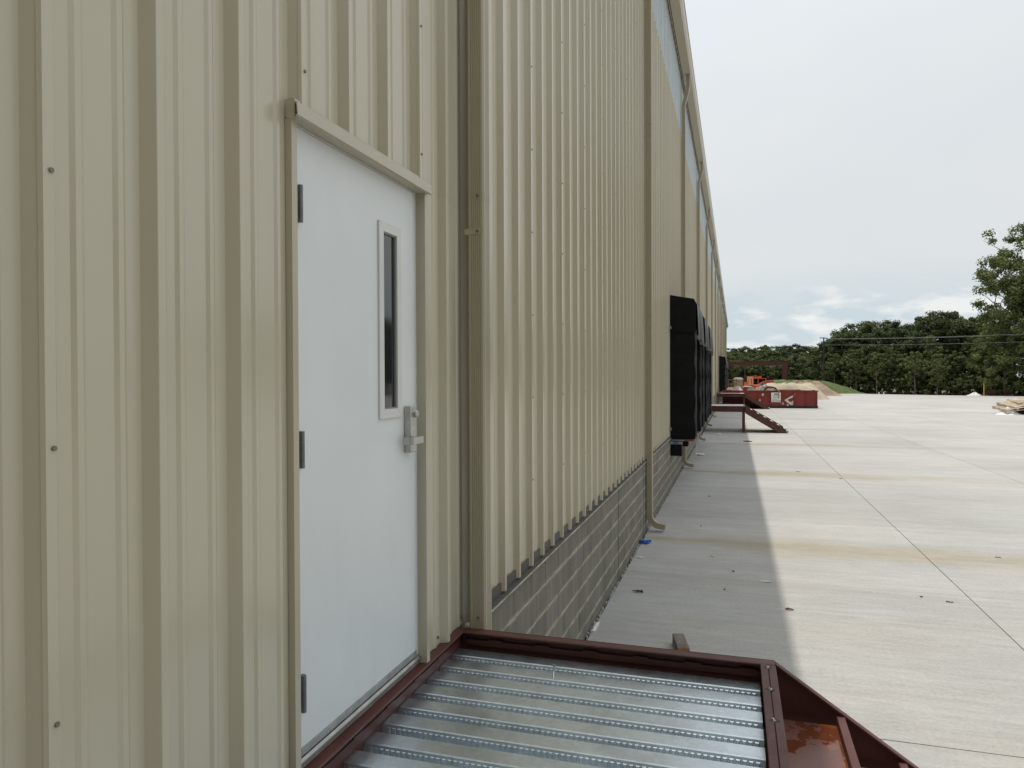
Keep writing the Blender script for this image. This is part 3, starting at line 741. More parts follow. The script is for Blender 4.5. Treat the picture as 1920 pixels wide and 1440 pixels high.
# ------------------------------------------------------------------ dock shelters
def make_shelter():
    t = thing('dock_shelter', 'black', 'dock shelter')
    X0, X1, W_, ZA, ZBt = -1.366, -.836, 2.72, 1.10, 4.27
    rnd = random.Random(4)
    # side pads
    for s, (a, b_) in ((0, (0, .36)), (1, (W_-.36, W_))):
        m = MB(); nz = 14
        v = []; fs = []
        for i in range(nz+1):
            z = ZA+(3.5-ZA)*i/nz; bul = .018*math.sin(i*1.7+s)+.006*rnd.uniform(-1, 1)
            v += [(X0, a-bul*.3, z), (X1+bul, a-bul, z), (X1+bul*.6, b_, z), (X0, b_, z)]
        for i in range(nz):
            for k in range(4): fs.append((i*4+k, i*4+(k+1) % 4, i*4+4+(k+1) % 4, i*4+4+k))
        fs += [(0, 3, 2, 1), (nz*4, nz*4+1, nz*4+2, nz*4+3)]
        sp = m.add(v, fs).build('side_pad', M_RUBBER, t)
        MB().box(X1-.01, X1+.034, a+.05, a+.09, ZA+.05, 3.5).build('edge_pleat', M_CURT, sp)
        MB().box(X0+.30, X1-.03, a+.04, b_-.04, ZA-.045, ZA-.002).build('pad_foam', M_FOAM, sp)
        for z in (1.32, 3.55): MB().box(X0-.004, X0+.03, a-.06, a-.004, z-.03, z+.03).build('wall_bracket', M_STEEL, t)
    # head box, sagging cover and front curtain
    v = []; fs = []; ny = 16
    for i in range(ny+1):
        y = -.02+(W_+.04)*i/ny; sag = .05*math.sin(math.pi*i/ny)+.012*rnd.uniform(-1, 1)
        v += [(X0, y, 3.45), (X0, y, ZBt-.0), (X1-.02, y, ZBt-.10-sag), (X1+.03+.01*rnd.uniform(-1, 1), y, ZBt-.19-sag), (X1+.02, y, 3.45)]
    for i in range(ny):
        for k in range(5): fs.append((i*5+k, i*5+(k+1) % 5, i*5+5+(k+1) % 5, i*5+5+k))
    fs += [(0, 4, 3, 2, 1), tuple(ny*5+k for k in range(5))]
    hd = MB().add(v, fs).build('head_pad', M_RUBBER, t)
    v = []; fs = []; nn = 30
    for i in range(nn+1):
        y = .02+(W_-.04)*i/nn; w_ = .035*math.sin(i*1.3)+.02*math.sin(i*2.9+1)
        v += [(X1+.045, y, 4.07), (X1+.055+w_*.5, y, 3.75), (X1+.06+w_, y, 3.36+.06*math.sin(i*.9)-.10*(i/nn)), (X1+.053+w_, y, 3.36+.06*math.sin(i*.9)-.10*(i/nn)), (X1+.045+w_*.5, y, 3.75), (X1+.035, y, 4.07)]
    for i in range(nn):
        for k in range(6): fs.append((i*6+k, i*6+(k+1) % 6, i*6+6+(k+1) % 6, i*6+6+k))
    MB().add(v, fs).build('head_curtain', M_CURT, t, smooth=True)
    # roll-up door in the opening and bumpers below
    d = MB()
    for k in range(6): d.box(-1.36, -1.345, .36, W_-.36, 1.24+k*.42, 1.64+k*.42)
    d.build('dock_door', M_WHITE, t)
    for a in (.05, W_-.41):
        bp = MB().box(X0+.005, X0+.24, a, a+.34, .72, 1.06).build('bumper', M_RUBBER, t)
        MB().box(X0, X0+.30, a-.02, a+.36, 1.0605, 1.085).box(X0, X0+.26, a-.012, a-.004, .98, 1.04).build('bumper_plate', M_ALU, bp)
        MB().box(X0+.06, X0+.17, a-.016, a-.013, .99, 1.03).build('bumper_label', M_BLUE, bp)
    MB().box(-1.366, -1.20, .42, W_-.42, 1.135, 1.185).build('dock_leveler', M_BLACK, t)
    return t
sh = make_shelter()
sl_ = ['black dock shelter with grey head curtain, first after the tall downspout', 'black dock shelter, the middle one of the near three', 'black dock shelter just before the maroon stair, last of the near three']
for i, y in enumerate([16.2, 20.25, 24.3]+[66.7+4.05*k for k in range(6)]):
    o = sh if i == 0 else copy_tree(sh); o.location = (0, y, 0)
    o['label'] = sl_[i] if i < 3 else 'black dock shelter, %s of the far row counting from the red dumpster' % ['first', 'second', 'third', 'fourth', 'fifth', 'last'][i-3]
    o['group'] = 'near dock shelters' if i < 3 else 'far dock shelters'
# torn white plastic hanging by the first shelter
v = [(-.93, 18.98, 1.22), (-.885, 18.98, 1.25), (-.92, 18.97, .90), (-.88, 18.96, .86), (-.97, 18.96, .72), (-.84, 18.95, .74), (-.94, 18.97, .56), (-.88, 18.97, .52)]
hp = MB().add(v+[(x, y+.012, z) for x, y, z in v], [(0, 1, 3, 2), (2, 3, 5, 4), (4, 5, 7, 6), (8, 10, 11, 9), (10, 12, 13, 11), (12, 14, 15, 13), (0, 8, 9, 1), (6, 7, 15, 14), (0, 2, 10, 8), (2, 4, 12, 10), (4, 6, 14, 12), (1, 9, 11, 3), (3, 11, 13, 5), (5, 13, 15, 7)])
tag(hp.build('plastic_strip', M_WHITE), 'torn white plastic strip hanging beside the first black dock shelter', 'plastic')

# ------------------------------------------------------------------ litter on the yard
def scrap(name, label, cat, u, v, m, pts, h=.012, z=0.0, curl=.012, seed=1, group=None):
    c = onZ(u, v, z); rnd = random.Random(seed); n = len(pts); b = MB()
    vs_ = [(x, y, .001+curl*rnd.random()) for x, y in pts]+[(x*.96, y*.96, .001+curl*rnd.random()+h) for x, y in pts]
    b.add(vs_, [tuple(range(n))[::-1], tuple(range(n, 2*n))]+[(i, (i+1) % n, n+(i+1) % n, n+i) for i in range(n)])
    o = b.build(name, m, loc=(c.x, c.y, z)); tag(o, label, cat, group); return o
def blob(n, rx, ry, seed, jag=.4):
    r_ = random.Random(seed); return [(rx*math.cos(6.283*k/n)*r_.uniform(1-jag, 1+jag), ry*math.sin(6.283*k/n)*r_.uniform(1-jag, 1+jag)) for k in range(n)]
scrap('plastic_scrap', 'crumpled blue plastic scrap on the concrete at the foot of the block wall', 'litter', 1208, 1019, M_BLUE, blob(9, .11, .05, 1), .03, curl=.03)
scrap('paper_scrap', 'small white paper scrap on shaded concrete near the blue plastic', 'litter', 1201, 1046, M_WHITE, blob(7, .045, .03, 2), .006)
M_LEAFB = mat('dead_leaf', (.075, .028, .020), .85)
scrap('dead_leaf', 'curled reddish dead leaf on shaded concrete beside the block wall', 'leaf', 1198, 1111, M_LEAFB, blob(9, .055, .02, 3, .6), .006, curl=.03)
scrap('white_flake', 'white flake on shaded concrete in line with the silt stain', 'litter', 1336, 1043, M_WHITE, blob(6, .022, .02, 4), .006)
scrap('foam_scrap', 'white scrap with a dark edge lying on the shadow line', 'litter', 1437, 1092, M_WHITE, blob(8, .06, .014, 5), .008)
scrap('dead_leaf', 'brown dead leaf on sunlit concrete just past the shadow edge', 'leaf', 1479, 1144, M_LEAFB, blob(8, .045, .015, 6, .5), .005, curl=.02)
scrap('plastic_film', 'clear whitish plastic film on the concrete below the second downspout', 'litter', 1312, 853, M_WHITE, blob(14, .22, .14, 8, .55), .012, curl=.05)
scrap('paper_scrap', 'white paper scrap on the concrete in front of the maroon stair', 'litter', 1347, 814, M_WHITE, blob(7, .10, .12, 9), .02)
scrap('dark_scrap', 'flat black scrap on the concrete near the stair shadow', 'litter', 1402, 828, M_BLACK, blob(8, .16, .10, 10), .02)
for i, (u, v, s) in enumerate(((1496, 885, .05), (1577, 898, .06), (1727, 1120, .025), (1870, 1046, .035), (1358, 1106, .022), (1314, 987, .03), (1330, 931, .025), (1375, 1072, .03), (1318, 905, .02), (1780, 1130, .045))):
    scrap('dark_scrap', 'tiny dark scrap lying loose on the open concrete yard', 'litter', u, v, M_BLACK, blob(7, s*.62*(1.4 if i % 3 == 0 else .8), s*.62*(.25 if i % 3 == 0 else .6), 20+i), .006, group='tiny dark scraps on the yard')
wb = MB().box(-.052, .052, -.02, .34, 0, .10)
tb = thing('timber_block', 'weathered timber offcut with orange cut end behind the landing rail', 'timber', (-.437, 6.48, 0)); tb.rotation_euler = (0, 0, R(12))
bevel(wb.build('body', M_WOOD, tb), .006, 2); MB().box(-.049, .049, -.0225, -.0202, .004, .096).build('cut_face', M_WOODO, tb)
# pebbles packed in the gap along the wall
pb = MB(); rnd = random.Random(11)
for i in range(900):
    y = 3.6+22*(rnd.random()**1.5); x = rnd.uniform(-1.362, -1.338); s = rnd.uniform(.004, .011); a = rnd.uniform(0, 3)
    pb.prism([(x+p[0]*rnd.uniform(.6, 1.1), y+p[1]*rnd.uniform(.7, 1.6)) for p in ring(5, s, a)], 'z', -.02, rnd.uniform(.0, s*.9))
o = stuff(pb.build('gravel', mat('pebble', (.50, .47, .42), .9, var=.6, scale=30, world=True))); tag(o, 'small pale and dark pebbles in the gap along the block wall', 'gravel')
tag(MB().box(-.014, .014, -.13, .13, 0, .016).build('wood_shim', M_WHITE, loc=(-1.318, 7.02, .0)), 'white sliver of trim lying against the foot of the block wall', 'litter')

# ------------------------------------------------------------------ red dumpster
DY0, DY1, DXa, DXb, DZ = 58.5, 60.9, -.95, 5.92, 1.28
dp = thing('roll_off_dumpster', 'long red roll-off dumpster with white label and scraped paint', 'dumpster', (2.5, 59.7, 0))
def dpp(b, name, m, parent=None):
    b.v = [(x-2.5, y-59.7, z) for x, y, z in b.v]; return b.build(name, m, parent or dp)
body = dpp(MB().box(DXa, DXb, DY0+.05, DY0+.09, .18, DZ).box(DXa, DXb, DY1-.09, DY1-.05, .18, DZ).box(DXa, DXa+.04, DY0+.09, DY1-.09, .18, DZ).box(DXb-.04, DXb, DY0+.09, DY1-.09, .18, DZ).box(DXa+.04, DXb-.04, DY0+.09, DY1-.09, .18, .22), 'body', M_DUMP)
dpp(MB().box(DXa-.03, DXb+.07, DY0-.01, DY0+.13, DZ-.005, DZ+.07), 'top_rail', M_DUMP); dpp(MB().box(DXa-.03, DXb+.07, DY1-.13, DY1+.01, DZ-.005, DZ+.07), 'top_rail', M_DUMP)
for x in [DXa+.03+.855*k for k in range(8)]+[DXb-.10]: dpp(MB().prism([(x, DY0+.05), (x+.02, DY0), (x+.09, DY0), (x+.11, DY0+.05)], 'z', .20, DZ-.006), 'side_rib', M_DUMP)
dpp(MB().box(DXa, DXb+.05, DY0+.02, DY0+.14, .06, .179).box(DXa, DXb+.05, DY1-.14, DY1-.02, .06, .179), 'skid_rail', M_BLACK)
for x in (DXa+.4, DXb-.1):
    for y in (DY0+.04, DY1-.16): dpp(MB().tube([(x, y, .09), (x, y+.12, .09)], .09, 14), 'wheel', M_BLACK)
q = [onY(u, v, DY0) for u, v in ((1446, 736), (1464, 754))]
dpp(MB().box(q[0].x, q[1].x, DY0-.018, DY0+.049, q[1].z, q[0].z), 'label_sheet', M_WHITE)
lt = MB()
for k, (a, b_, hgt) in enumerate(((.3, .7, .10), (.15, .85, .035), (.2, .8, .03), (.12, .6, .03), (.05, .95, .05))):
    z = q[0].z-.12-k*.13; W_ = q[1].x-q[0].x
    x = q[0].x+a*W_
    rr = random.Random(k)
    while x < q[0].x+b_*W_:
        l = rr.uniform(.03, .09); lt.box(x, x+l, DY0-.021, DY0-.0185, z-hgt/2, z+hgt/2); x += l+.02
dpp(lt, 'label_print', M_BLACK)
sp = [onY(1400+x/13.714, 690+y/13.714, DY0+.049) for x, y in ((970, 825), (1050, 775), (1215, 690), (1250, 650), (1232, 735), (1060, 812), (1088, 862), (1150, 880), (1205, 815), (1212, 960), (1130, 950), (1020, 870))]
cx = sum(p.x for p in sp)/12; 
ps = MB().prism([(p.x, p.z) for p in sp], 'y', DY0+.044, DY0+.047); dpp(ps, 'scraped_patch', mat('scrape', (.55, .51, .47), .7, var=.3, scale=5))
for u, v, s in ((1430, 740, .08), (1425, 750, .07), (1466.5, 756, .1), (1477, 759, .06)):
    c = onY(u, v, DY0+.049); dpp(MB().prism([(c.x+a, c.z+b_) for a, b_ in blob(8, s, s*1.2, int(u))], 'y', DY0+.044, DY0+.047), 'scraped_patch', MATS['scrape'])
for k in range(4):
    x = onY(1347+k*2.6, 749, DY0).x; dpp(MB().box(x, x+.07, DY0+.046, DY0+.0495, .50, .95), 'painted_mark', M_WHITE)
# load
def heap(name, label, cat, m, u0, u1, vt, yc, ry, seed, zb=1.05):
    a = onY(u0, vt, yc); b_ = onY(u1, vt, yc); o = mound(name, 0, 0, abs(b_.x-a.x)/2, ry, a.z-zb, m, seed, 0, 10); o.location = ((a.x+b_.x)/2, yc, zb); return tag(o, label, cat)
fl = heap('rubble_fill', 'grey mixed rubble filling the red dumpster to its rim', 'rubble', mat('rubble', (.20, .17, .14), .95, var=.5, scale=3, bump=.8, bscale=6), 1352, 1526, 729.5, 59.75, 1.02, 5, .23)
heap('plastic_sheeting', 'bundled pale pink plastic sheeting heaped at the wall end of the dumpster', 'sheeting', M_PINK, 1361, 1404, 726, 59.3, .55, 6, 1.1)
heap('tarp', 'crumpled grey green tarp on the dumpster load beside pink sheeting', 'tarp', mat('tarp', (.14, .15, .125), .7, var=.3, scale=3, bump=.7, bscale=4), 1392, 1424, 727, 59.3, .5, 7, 1.1)
def junk(name, label, cat, b, m): return tag(b.build(name, m), label, cat)
a = onY(1455, 731, 58.9); b_ = onY(1500, 731, 58.9)
junk('plank', 'yellowish plank lying along the near rim of the dumpster', 'plank', MB().bar((a.x, 58.75, 1.40), (b_.x, 58.70, 1.41), .14, .045), mat('fresh_lumber', (.42, .28, .12), .8, var=.25, scale=4))
a = onY(1460, 732, 58.4)
junk('board', 'short pale board hanging down over the dumpster label', 'board', MB().bar((a.x, 58.455, .72), (a.x+.02, 58.44, 1.42), .06, .025, (0, 1, 0)), MATS['fresh_lumber'])
pp = []
c = onY(1445, 729, 59.0)
for k in range(26):
    t_ = k/25*math.pi*1.0; pp.append((c.x-.46*math.cos(t_), 58.85+.05*math.sin(3*t_), 1.30+.30*math.sin(t_)))
junk('hose', 'black bent hose arching out of the dumpster load', 'hose', MB().tube(pp, .06, 8), M_BLACK)
c = onY(1436, 731, 59.0)
junk('plastic_bag', 'small pale bag beside the black hose in the dumpster', 'bag', MB().prism([(c.x+a*.3, 59.1+b_*.3) for a, b_ in blob(9, .9, .8, 3, .2)], 'z', 1.25, 1.47), M_WHITE)
for k, u in enumerate((1513, 1484)):
    c = onY(u, 732.5, 58.9)
    junk('insulation_scrap', ('white scrap lying on the load at the yard end of the dumpster', 'white scrap lying on the load right of the plank')[k], 'scrap', MB().prism([(c.x+a, 58.9+b_) for a, b_ in blob(9, .35, .25, 40+k, .3)], 'z', 1.28, 1.41), M_WHITE)
# sand heap behind, dirt heap
tag(mound('sand_heap', 5.3, 82, 4.3, 4.2, 1.66, M_SAND, 9, flat=.45), 'pale sand heap behind the red dumpster', 'sand heap')
tag(mound('dirt_heap', 8.3, 97, 4.6, 4, 1.66, M_DIRT, 12, flat=.2), 'reddish brown dirt heap between the sand and the grassy bank', 'dirt heap')

# ------------------------------------------------------------------ machines and site clutter behind the dumpster
def wheel(t, x, y, r_, wd, rim):
    w_ = MB().tube([(x-wd/2, y, r_), (x-wd*.4, y, r_), (x+wd*.4, y, r_), (x+wd/2, y, r_)], [r_*.88, r_, r_, r_*.88], 18).build('wheel', M_TYRE, t)
    MB().tube([(x-wd/2-.01, y, r_), (x+wd/2+.01, y, r_)], r_*.5, 12).build('rim', rim, w_)
# boom lift, orange; origin on the ground
bl = thing('boom_lift', 'orange boom lift parked behind the red dumpster', 'boom lift', tuple(onY(1413, 735, 72).to_2d())+(0,))
for x in (-.85, .85):
    for y in (-1.0, 1.0): wheel(bl, x, y, .42, .3, M_WHITE)
MB().box(-.7, .7, -1.4, 1.4, .42, .78).build('chassis', M_BLACK, bl)
bevel(MB().prism([(-.95, .82), (.95, .82), (.95, 1.35), (.6, 1.62), (-.6, 1.62), (-.95, 1.3)], 'y', -1.2, 1.1).build('turret', M_ORANGE, bl), .04, 2)
MB().box(-.9, -.5, -1.6, -1.2, .7, 1.9).build('counterweight', M_ORANGE, bl)
MB().bar((-.25, -1.0, 1.7), (-.25, 1.3, 2.2), .26, .28).bar((-.25, 1.35, 2.28), (.75, 1.4, 2.34), .2, .2).build('boom', M_ORANGE, bl)
MB().box(-.62, -.05, -1.5, -.95, 1.62, 2.42).build('hood', mat('pale_orange', (.70, .30, .17), .5), bl)
MB().tube([(.35, -.9, .9), (.35, -.9, 1.35), (.35, -.9, 1.5)], [.42, .42, .2], 16).build('tank', M_ORANGE, bl)
ba = MB()
for x in (.45, 1.15):
    for y in (.9, 1.7): ba.box(x-.02, x+.02, y-.02, y+.02, 1.2, 2.25)
for z in (1.25, 1.75, 2.22): ba.box(.43, 1.17, .88, .92, z-.02, z+.02).box(.43, 1.17, 1.68, 1.72, z-.02, z+.02).box(.43, .47, .92, 1.68, z-.02, z+.02).box(1.13, 1.17, .92, 1.68, z-.02, z+.02)
ba.build('basket', M_ORANGE, bl)
# small red lift beside it
rl = thing('scissor_lift', 'small red and white scissor lift next to the orange boom lift', 'scissor lift', tuple(onY(1401, 735, 70).to_2d())+(0,))
for x in (-.34, .34):
    for y in (-.6, .6): wheel(rl, x, y, .2, .12, M_WHITE)
MB().box(-.3, .3, -.85, .85, .2, .55).build('chassis', M_DUMP, rl)
sx = MB()
for k in range(3):
    z = .6+k*.28; sx.bar((-.25, -.7, z), (-.25, .7, z+.26), .05, .07).bar((.25, .7, z), (.25, -.7, z+.26), .05, .07)
sx.build('scissor_arms', M_ORANGE, rl)
MB().box(-.38, .38, -.9, .9, 1.46, 1.54).build('platform', M_WHITE, rl)
rr_ = MB()
for x in (-.36, .36):
    for y in (-.86, 0, .86): rr_.box(x-.018, x+.018, y-.018, y+.018, 1.54, 2.2)
    for z in (1.85, 2.18): rr_.box(x-.016, x+.016, -.84, .84, z-.016, z+.016)
rr_.build('guard_rail', M_DUMP, rl)
# portable toilet
pt = thing('portable_toilet', 'tan portable toilet with white roof beyond the dumpster', 'portable toilet', tuple(onY(1384.5, 735, 92).to_2d())+(0,))
bevel(MB().box(-.55, .55, -.55, .55, .08, 2.02).build('cabin', M_TAN, pt), .02)
MB().box(-.42, .42, -.575, -.551, .15, 1.9).build('door', M_TAN, pt)
MB().prism([(-.6, 2.02), (.6, 2.02), (.56, 2.16), (.35, 2.3), (-.35, 2.3), (-.56, 2.16)], 'y', -.6, .6).build('roof', M_WHITE, pt)
MB().box(-.6, .6, -.6, .6, 0, .08).build('skid', M_BLACK, pt)
# pickup
tk = thing('pickup_truck', 'silver pickup truck parked on the far side of the sand heap', 'pickup truck', tuple(onY(1458, 735, 112).to_2d())+(0,))
tk.rotation_euler = (0, 0, R(78))
for x in (-.8, .8):
    for y in (-1.75, 1.65): wheel(tk, x, y, .39, .27, M_STEEL)
M_SILV = mat('silver_paint', (.42, .43, .44), .35, metal=.4)
bevel(MB().prism([(-2.8, .5), (2.75, .5), (2.75, .95), (2.55, 1.12), (1.2, 1.18), (-2.8, 1.18)], 'x', -.93, .93).build('body', M_SILV, tk), .05, 2)
bevel(MB().prism([(1.25, 1.18), (.45, 1.86), (-.95, 1.88), (-1.25, 1.18)], 'x', -.80, .80).build('cab', M_SILV, tk), .04, 2)
MB().prism([(1.16, 1.24), (.44, 1.80), (-.02, 1.80), (-.02, 1.24)], 'x', -.81, .81).build('side_window', M_GLASS, tk); MB().prism([(-.1, 1.24), (-.1, 1.80), (-.92, 1.82), (-1.14, 1.24)], 'x', -.81, .81).build('side_window', M_GLASS, tk)
MB().prism([(1.275, 1.2), (.50, 1.85), (.47, 1.83), (1.235, 1.2)], 'x', -.7, .7).build('windscreen', M_GLASS, tk)
for x in (-.72, .72): MB().box(x-.16, x+.16, 2.72, 2.765, .78, .95).build('headlight', M_WHITE, tk)
# site trailer piled with material
tr_ = thing('flatbed_trailer', 'flatbed trailer loaded with red and blue bundles near the sand heap', 'trailer', tuple(onY(1437, 735, 104).to_2d())+(0,))
for x in (-.9, .9):
    for y in (-.5, .5): wheel(tr_, x, y, .36, .22, M_STEEL)
MB().box(-1.0, 1.0, -2.4, 2.4, .55, .72).build('bed', M_BLACK, tr_)
MB().box(-.9, .8, -2.2, .4, .72, 1.45).build('blue_bundle', mat('blue_wrap', (.07, .15, .22), .5), tr_)
MB().prism([(-.9, 1.45), (.8, 1.45), (.85, 1.9), (-.3, 1.75)], 'y', -2.0, .2).build('red_bundle', mat('red_wrap', (.40, .05, .05), .5), tr_)
MB().box(-.7, .7, .8, 2.1, .72, 1.3).build('white_bundle', M_WHITE, tr_)
ls = thing('lumber_pile', 'loose tan lumber pile beside the silver pickup truck', 'lumber', tuple(onY(1449, 735, 100).to_2d())+(0,))
rnd = random.Random(5)
for k in range(16):
    x = rnd.uniform(-1.1, 1.1); z = .08+.2*(k//3)
    MB().bar((x-1.2, rnd.uniform(-.5, .5), z), (x+1.2, rnd.uniform(-.5, .5), z+rnd.uniform(-.03, .12)), .2, .12).build('plank', M_PALW, ls)
# crate of pallets at the building side
cr = thing('wooden_crate', 'open wooden crate on blocks between warehouse and portable toilet', 'crate', tuple(onY(1373.5, 735, 86).to_2d())+(0,))
for x in (-.4, .4): MB().box(x-.05, x+.05, -.5, .5, 0, 1.15).build('block', M_WHITE, cr)
for k in range(4): MB().box(-.5, .5, -.5+.26*k, -.3+.26*k, 1.15, 1.2).build('board', M_PALW, cr)
for x in (-.45, .45):
    for y in (-.45, .45): MB().box(x-.04, x+.04, y-.04, y+.04, 1.2, 2.1).build('post', M_WOODO, cr)
for z in (1.5, 2.0): MB().box(-.5, .5, -.50, -.48, z, z+.09).build('board', M_WOODO, cr)
# red iron frame of the next building
sf = thing('portal_frame', 'dark red steel portal frame standing beyond the yard', 'steel frame', (8.60, 136, -.12))
MB().prism([(-.62, 0), (.02, 0), (.42, 5.1), (.42, 5.2), (-.62, 5.2)], 'y', -.02, .02).build('web', M_RED, sf)
for pl in ([(-.64, 0), (-.60, 0), (-.60, 5.2), (-.64, 5.2)], [(.02, 0), (.06, 0), (.46, 5.2), (.42, 5.2)]): MB().prism(pl, 'y', -.14, .14).build('column_flange', M_RED, sf)
MB().prism([(-26, 4.62), (-.645, 4.50), (-.645, 5.16), (-26, 5.16)], 'y', -.02, .02).build('rafter', M_RED, sf)
MB().box(-26, .46, -.14, .14, 5.205, 5.25).build('rafter_flange', M_RED, sf); MB().prism([(-26, 4.57), (-.645, 4.45), (-.645, 4.495), (-26, 4.615)], 'y', -.14, .14).build('rafter_flange', M_RED, sf)
MB().box(-7.0, -6.8, -.1, .1, 0, 5.0).build('post', M_RED, sf)

# ------------------------------------------------------------------ pallets in the yard
def make_pallet():
    t = thing('pallet', 'p', 'pallet')
    for x in (-.5, 0, .5): MB().box(x-.045, x+.045, -.6, .6, .022, .11).build('bearer', M_PALW, t)
    for k in range(7): MB().box(-.55, .55, -.6+k*.186, -.6+k*.186+.105, .111, .133).build('deck_board', M_PALW, t)
    for y in (-.6, -.06, .48): MB().box(-.55, .55, y, y+.12, 0, .0215).build('bottom_board', M_PALW, t)
    return t
pc = onZ(1893, 777.5, 0)
pl0 = make_pallet()
spec = [((0, 0, .34), (7, -9, 12), 'grey wooden pallet lying tilted lowest on white sacks'), ((.35, .25, .56), (9, -10, 20), 'weathered wooden pallet tilted second in the leaning pile'),
        ((.9, .5, .72), (6, -5, 5), 'weathered wooden pallet tilted on top of the leaning pile'), ((1.5, .1, .0), (0, 0, 40), 'wooden pallet flat on the concrete beside the leaning pile')]
for i, (dpos, rot, lb) in enumerate(spec):
    o = pl0 if i == 0 else copy_tree(pl0)
    o.location = (pc.x+.25+dpos[0], pc.y+.6+dpos[1], dpos[2]); o.rotation_euler = tuple(R(a) for a in rot); tag(o, lb, 'pallet', 'pallets piled in the yard'); o.scale = (1.25, 1.25, 1.25)
sk = mound('white_sack', 0, 0, .75, .7, .40, M_WHITE, 21, 0, 10); sk.location = (pc.x+.05, pc.y+.35, 0); tag(sk, 'slumped white sack under the tilted pallets', 'sack')
sk = mound('black_bag', 0, 0, .9, .6, .52, M_BLACK, 22, 0, 10); sk.location = (pc.x+1.0, pc.y+.75, 0); tag(sk, 'black bag wedged under the pallet pile', 'bag')
# stacked timber at the tree edge, white heap, yellow post, stakes
c = onZ(1877, 741.5, 0); lp = thing('timber_stack', 'low stack of dark brown timbers at the edge of the trees', 'timber stack', (c.x, c.y+1.2, 0))
rnd = random.Random(8)
for k in range(15):
    r_ = k//5; y = -.5+.25*(k % 5)
    MB().bar((-1.35+rnd.uniform(-.2, .1), y+rnd.uniform(-.1, .1), .14+.22*r_), (1.35+rnd.uniform(-.1, .2), y+rnd.uniform(-.1, .1), .14+.22*r_+rnd.uniform(0, .07)), .2, .19).build('timber', mat('brown_timber', (.115, .065, .045), .9, var=.4, scale=3, rand=.4), lp)
for x in (-.9, .9): MB().bar((x, -.75, .78), (x+.3, .7, .80), .1, .06).build('timber', M_PALE, lp)
c = onZ(1832, 742, 0); o = mound('rubble_heap', 0, 0, 1.1, .8, .42, mat('white_rubble', (.6, .59, .56), .9, var=.3, scale=4, bump=.7, bscale=6), 31, -.1, 12); o.location = (c.x, c.y+1.0, 0); tag(o, 'low heap of white rubble near the yellow post', 'rubble')
c = onZ(1848, 742, 0)
tag(MB().tube([(0, 0, -.12), (0, 0, 1.72), (0, 0, 1.78)], [.06, .06, .02], 10).build('marker_post', M_YEL, loc=(c.x, c.y+.6, 0)), 'thin yellow marker post at the edge of the trees', 'post')
for k, u in enumerate((1651, 1660)):
    c = onZ(u, 740.5, 0)
    tag(MB().box(-.05, .05, -.04, .04, -.12, .30).prism([(-.05, .30), (.05, .30), (0, .36)], 'y', -.04, .04).build('survey_stake', M_WHITE, loc=(c.x, c.y+1.0, 0)), 'short white survey stake at the far slab edge', 'stake', 'survey stakes at the slab edge')

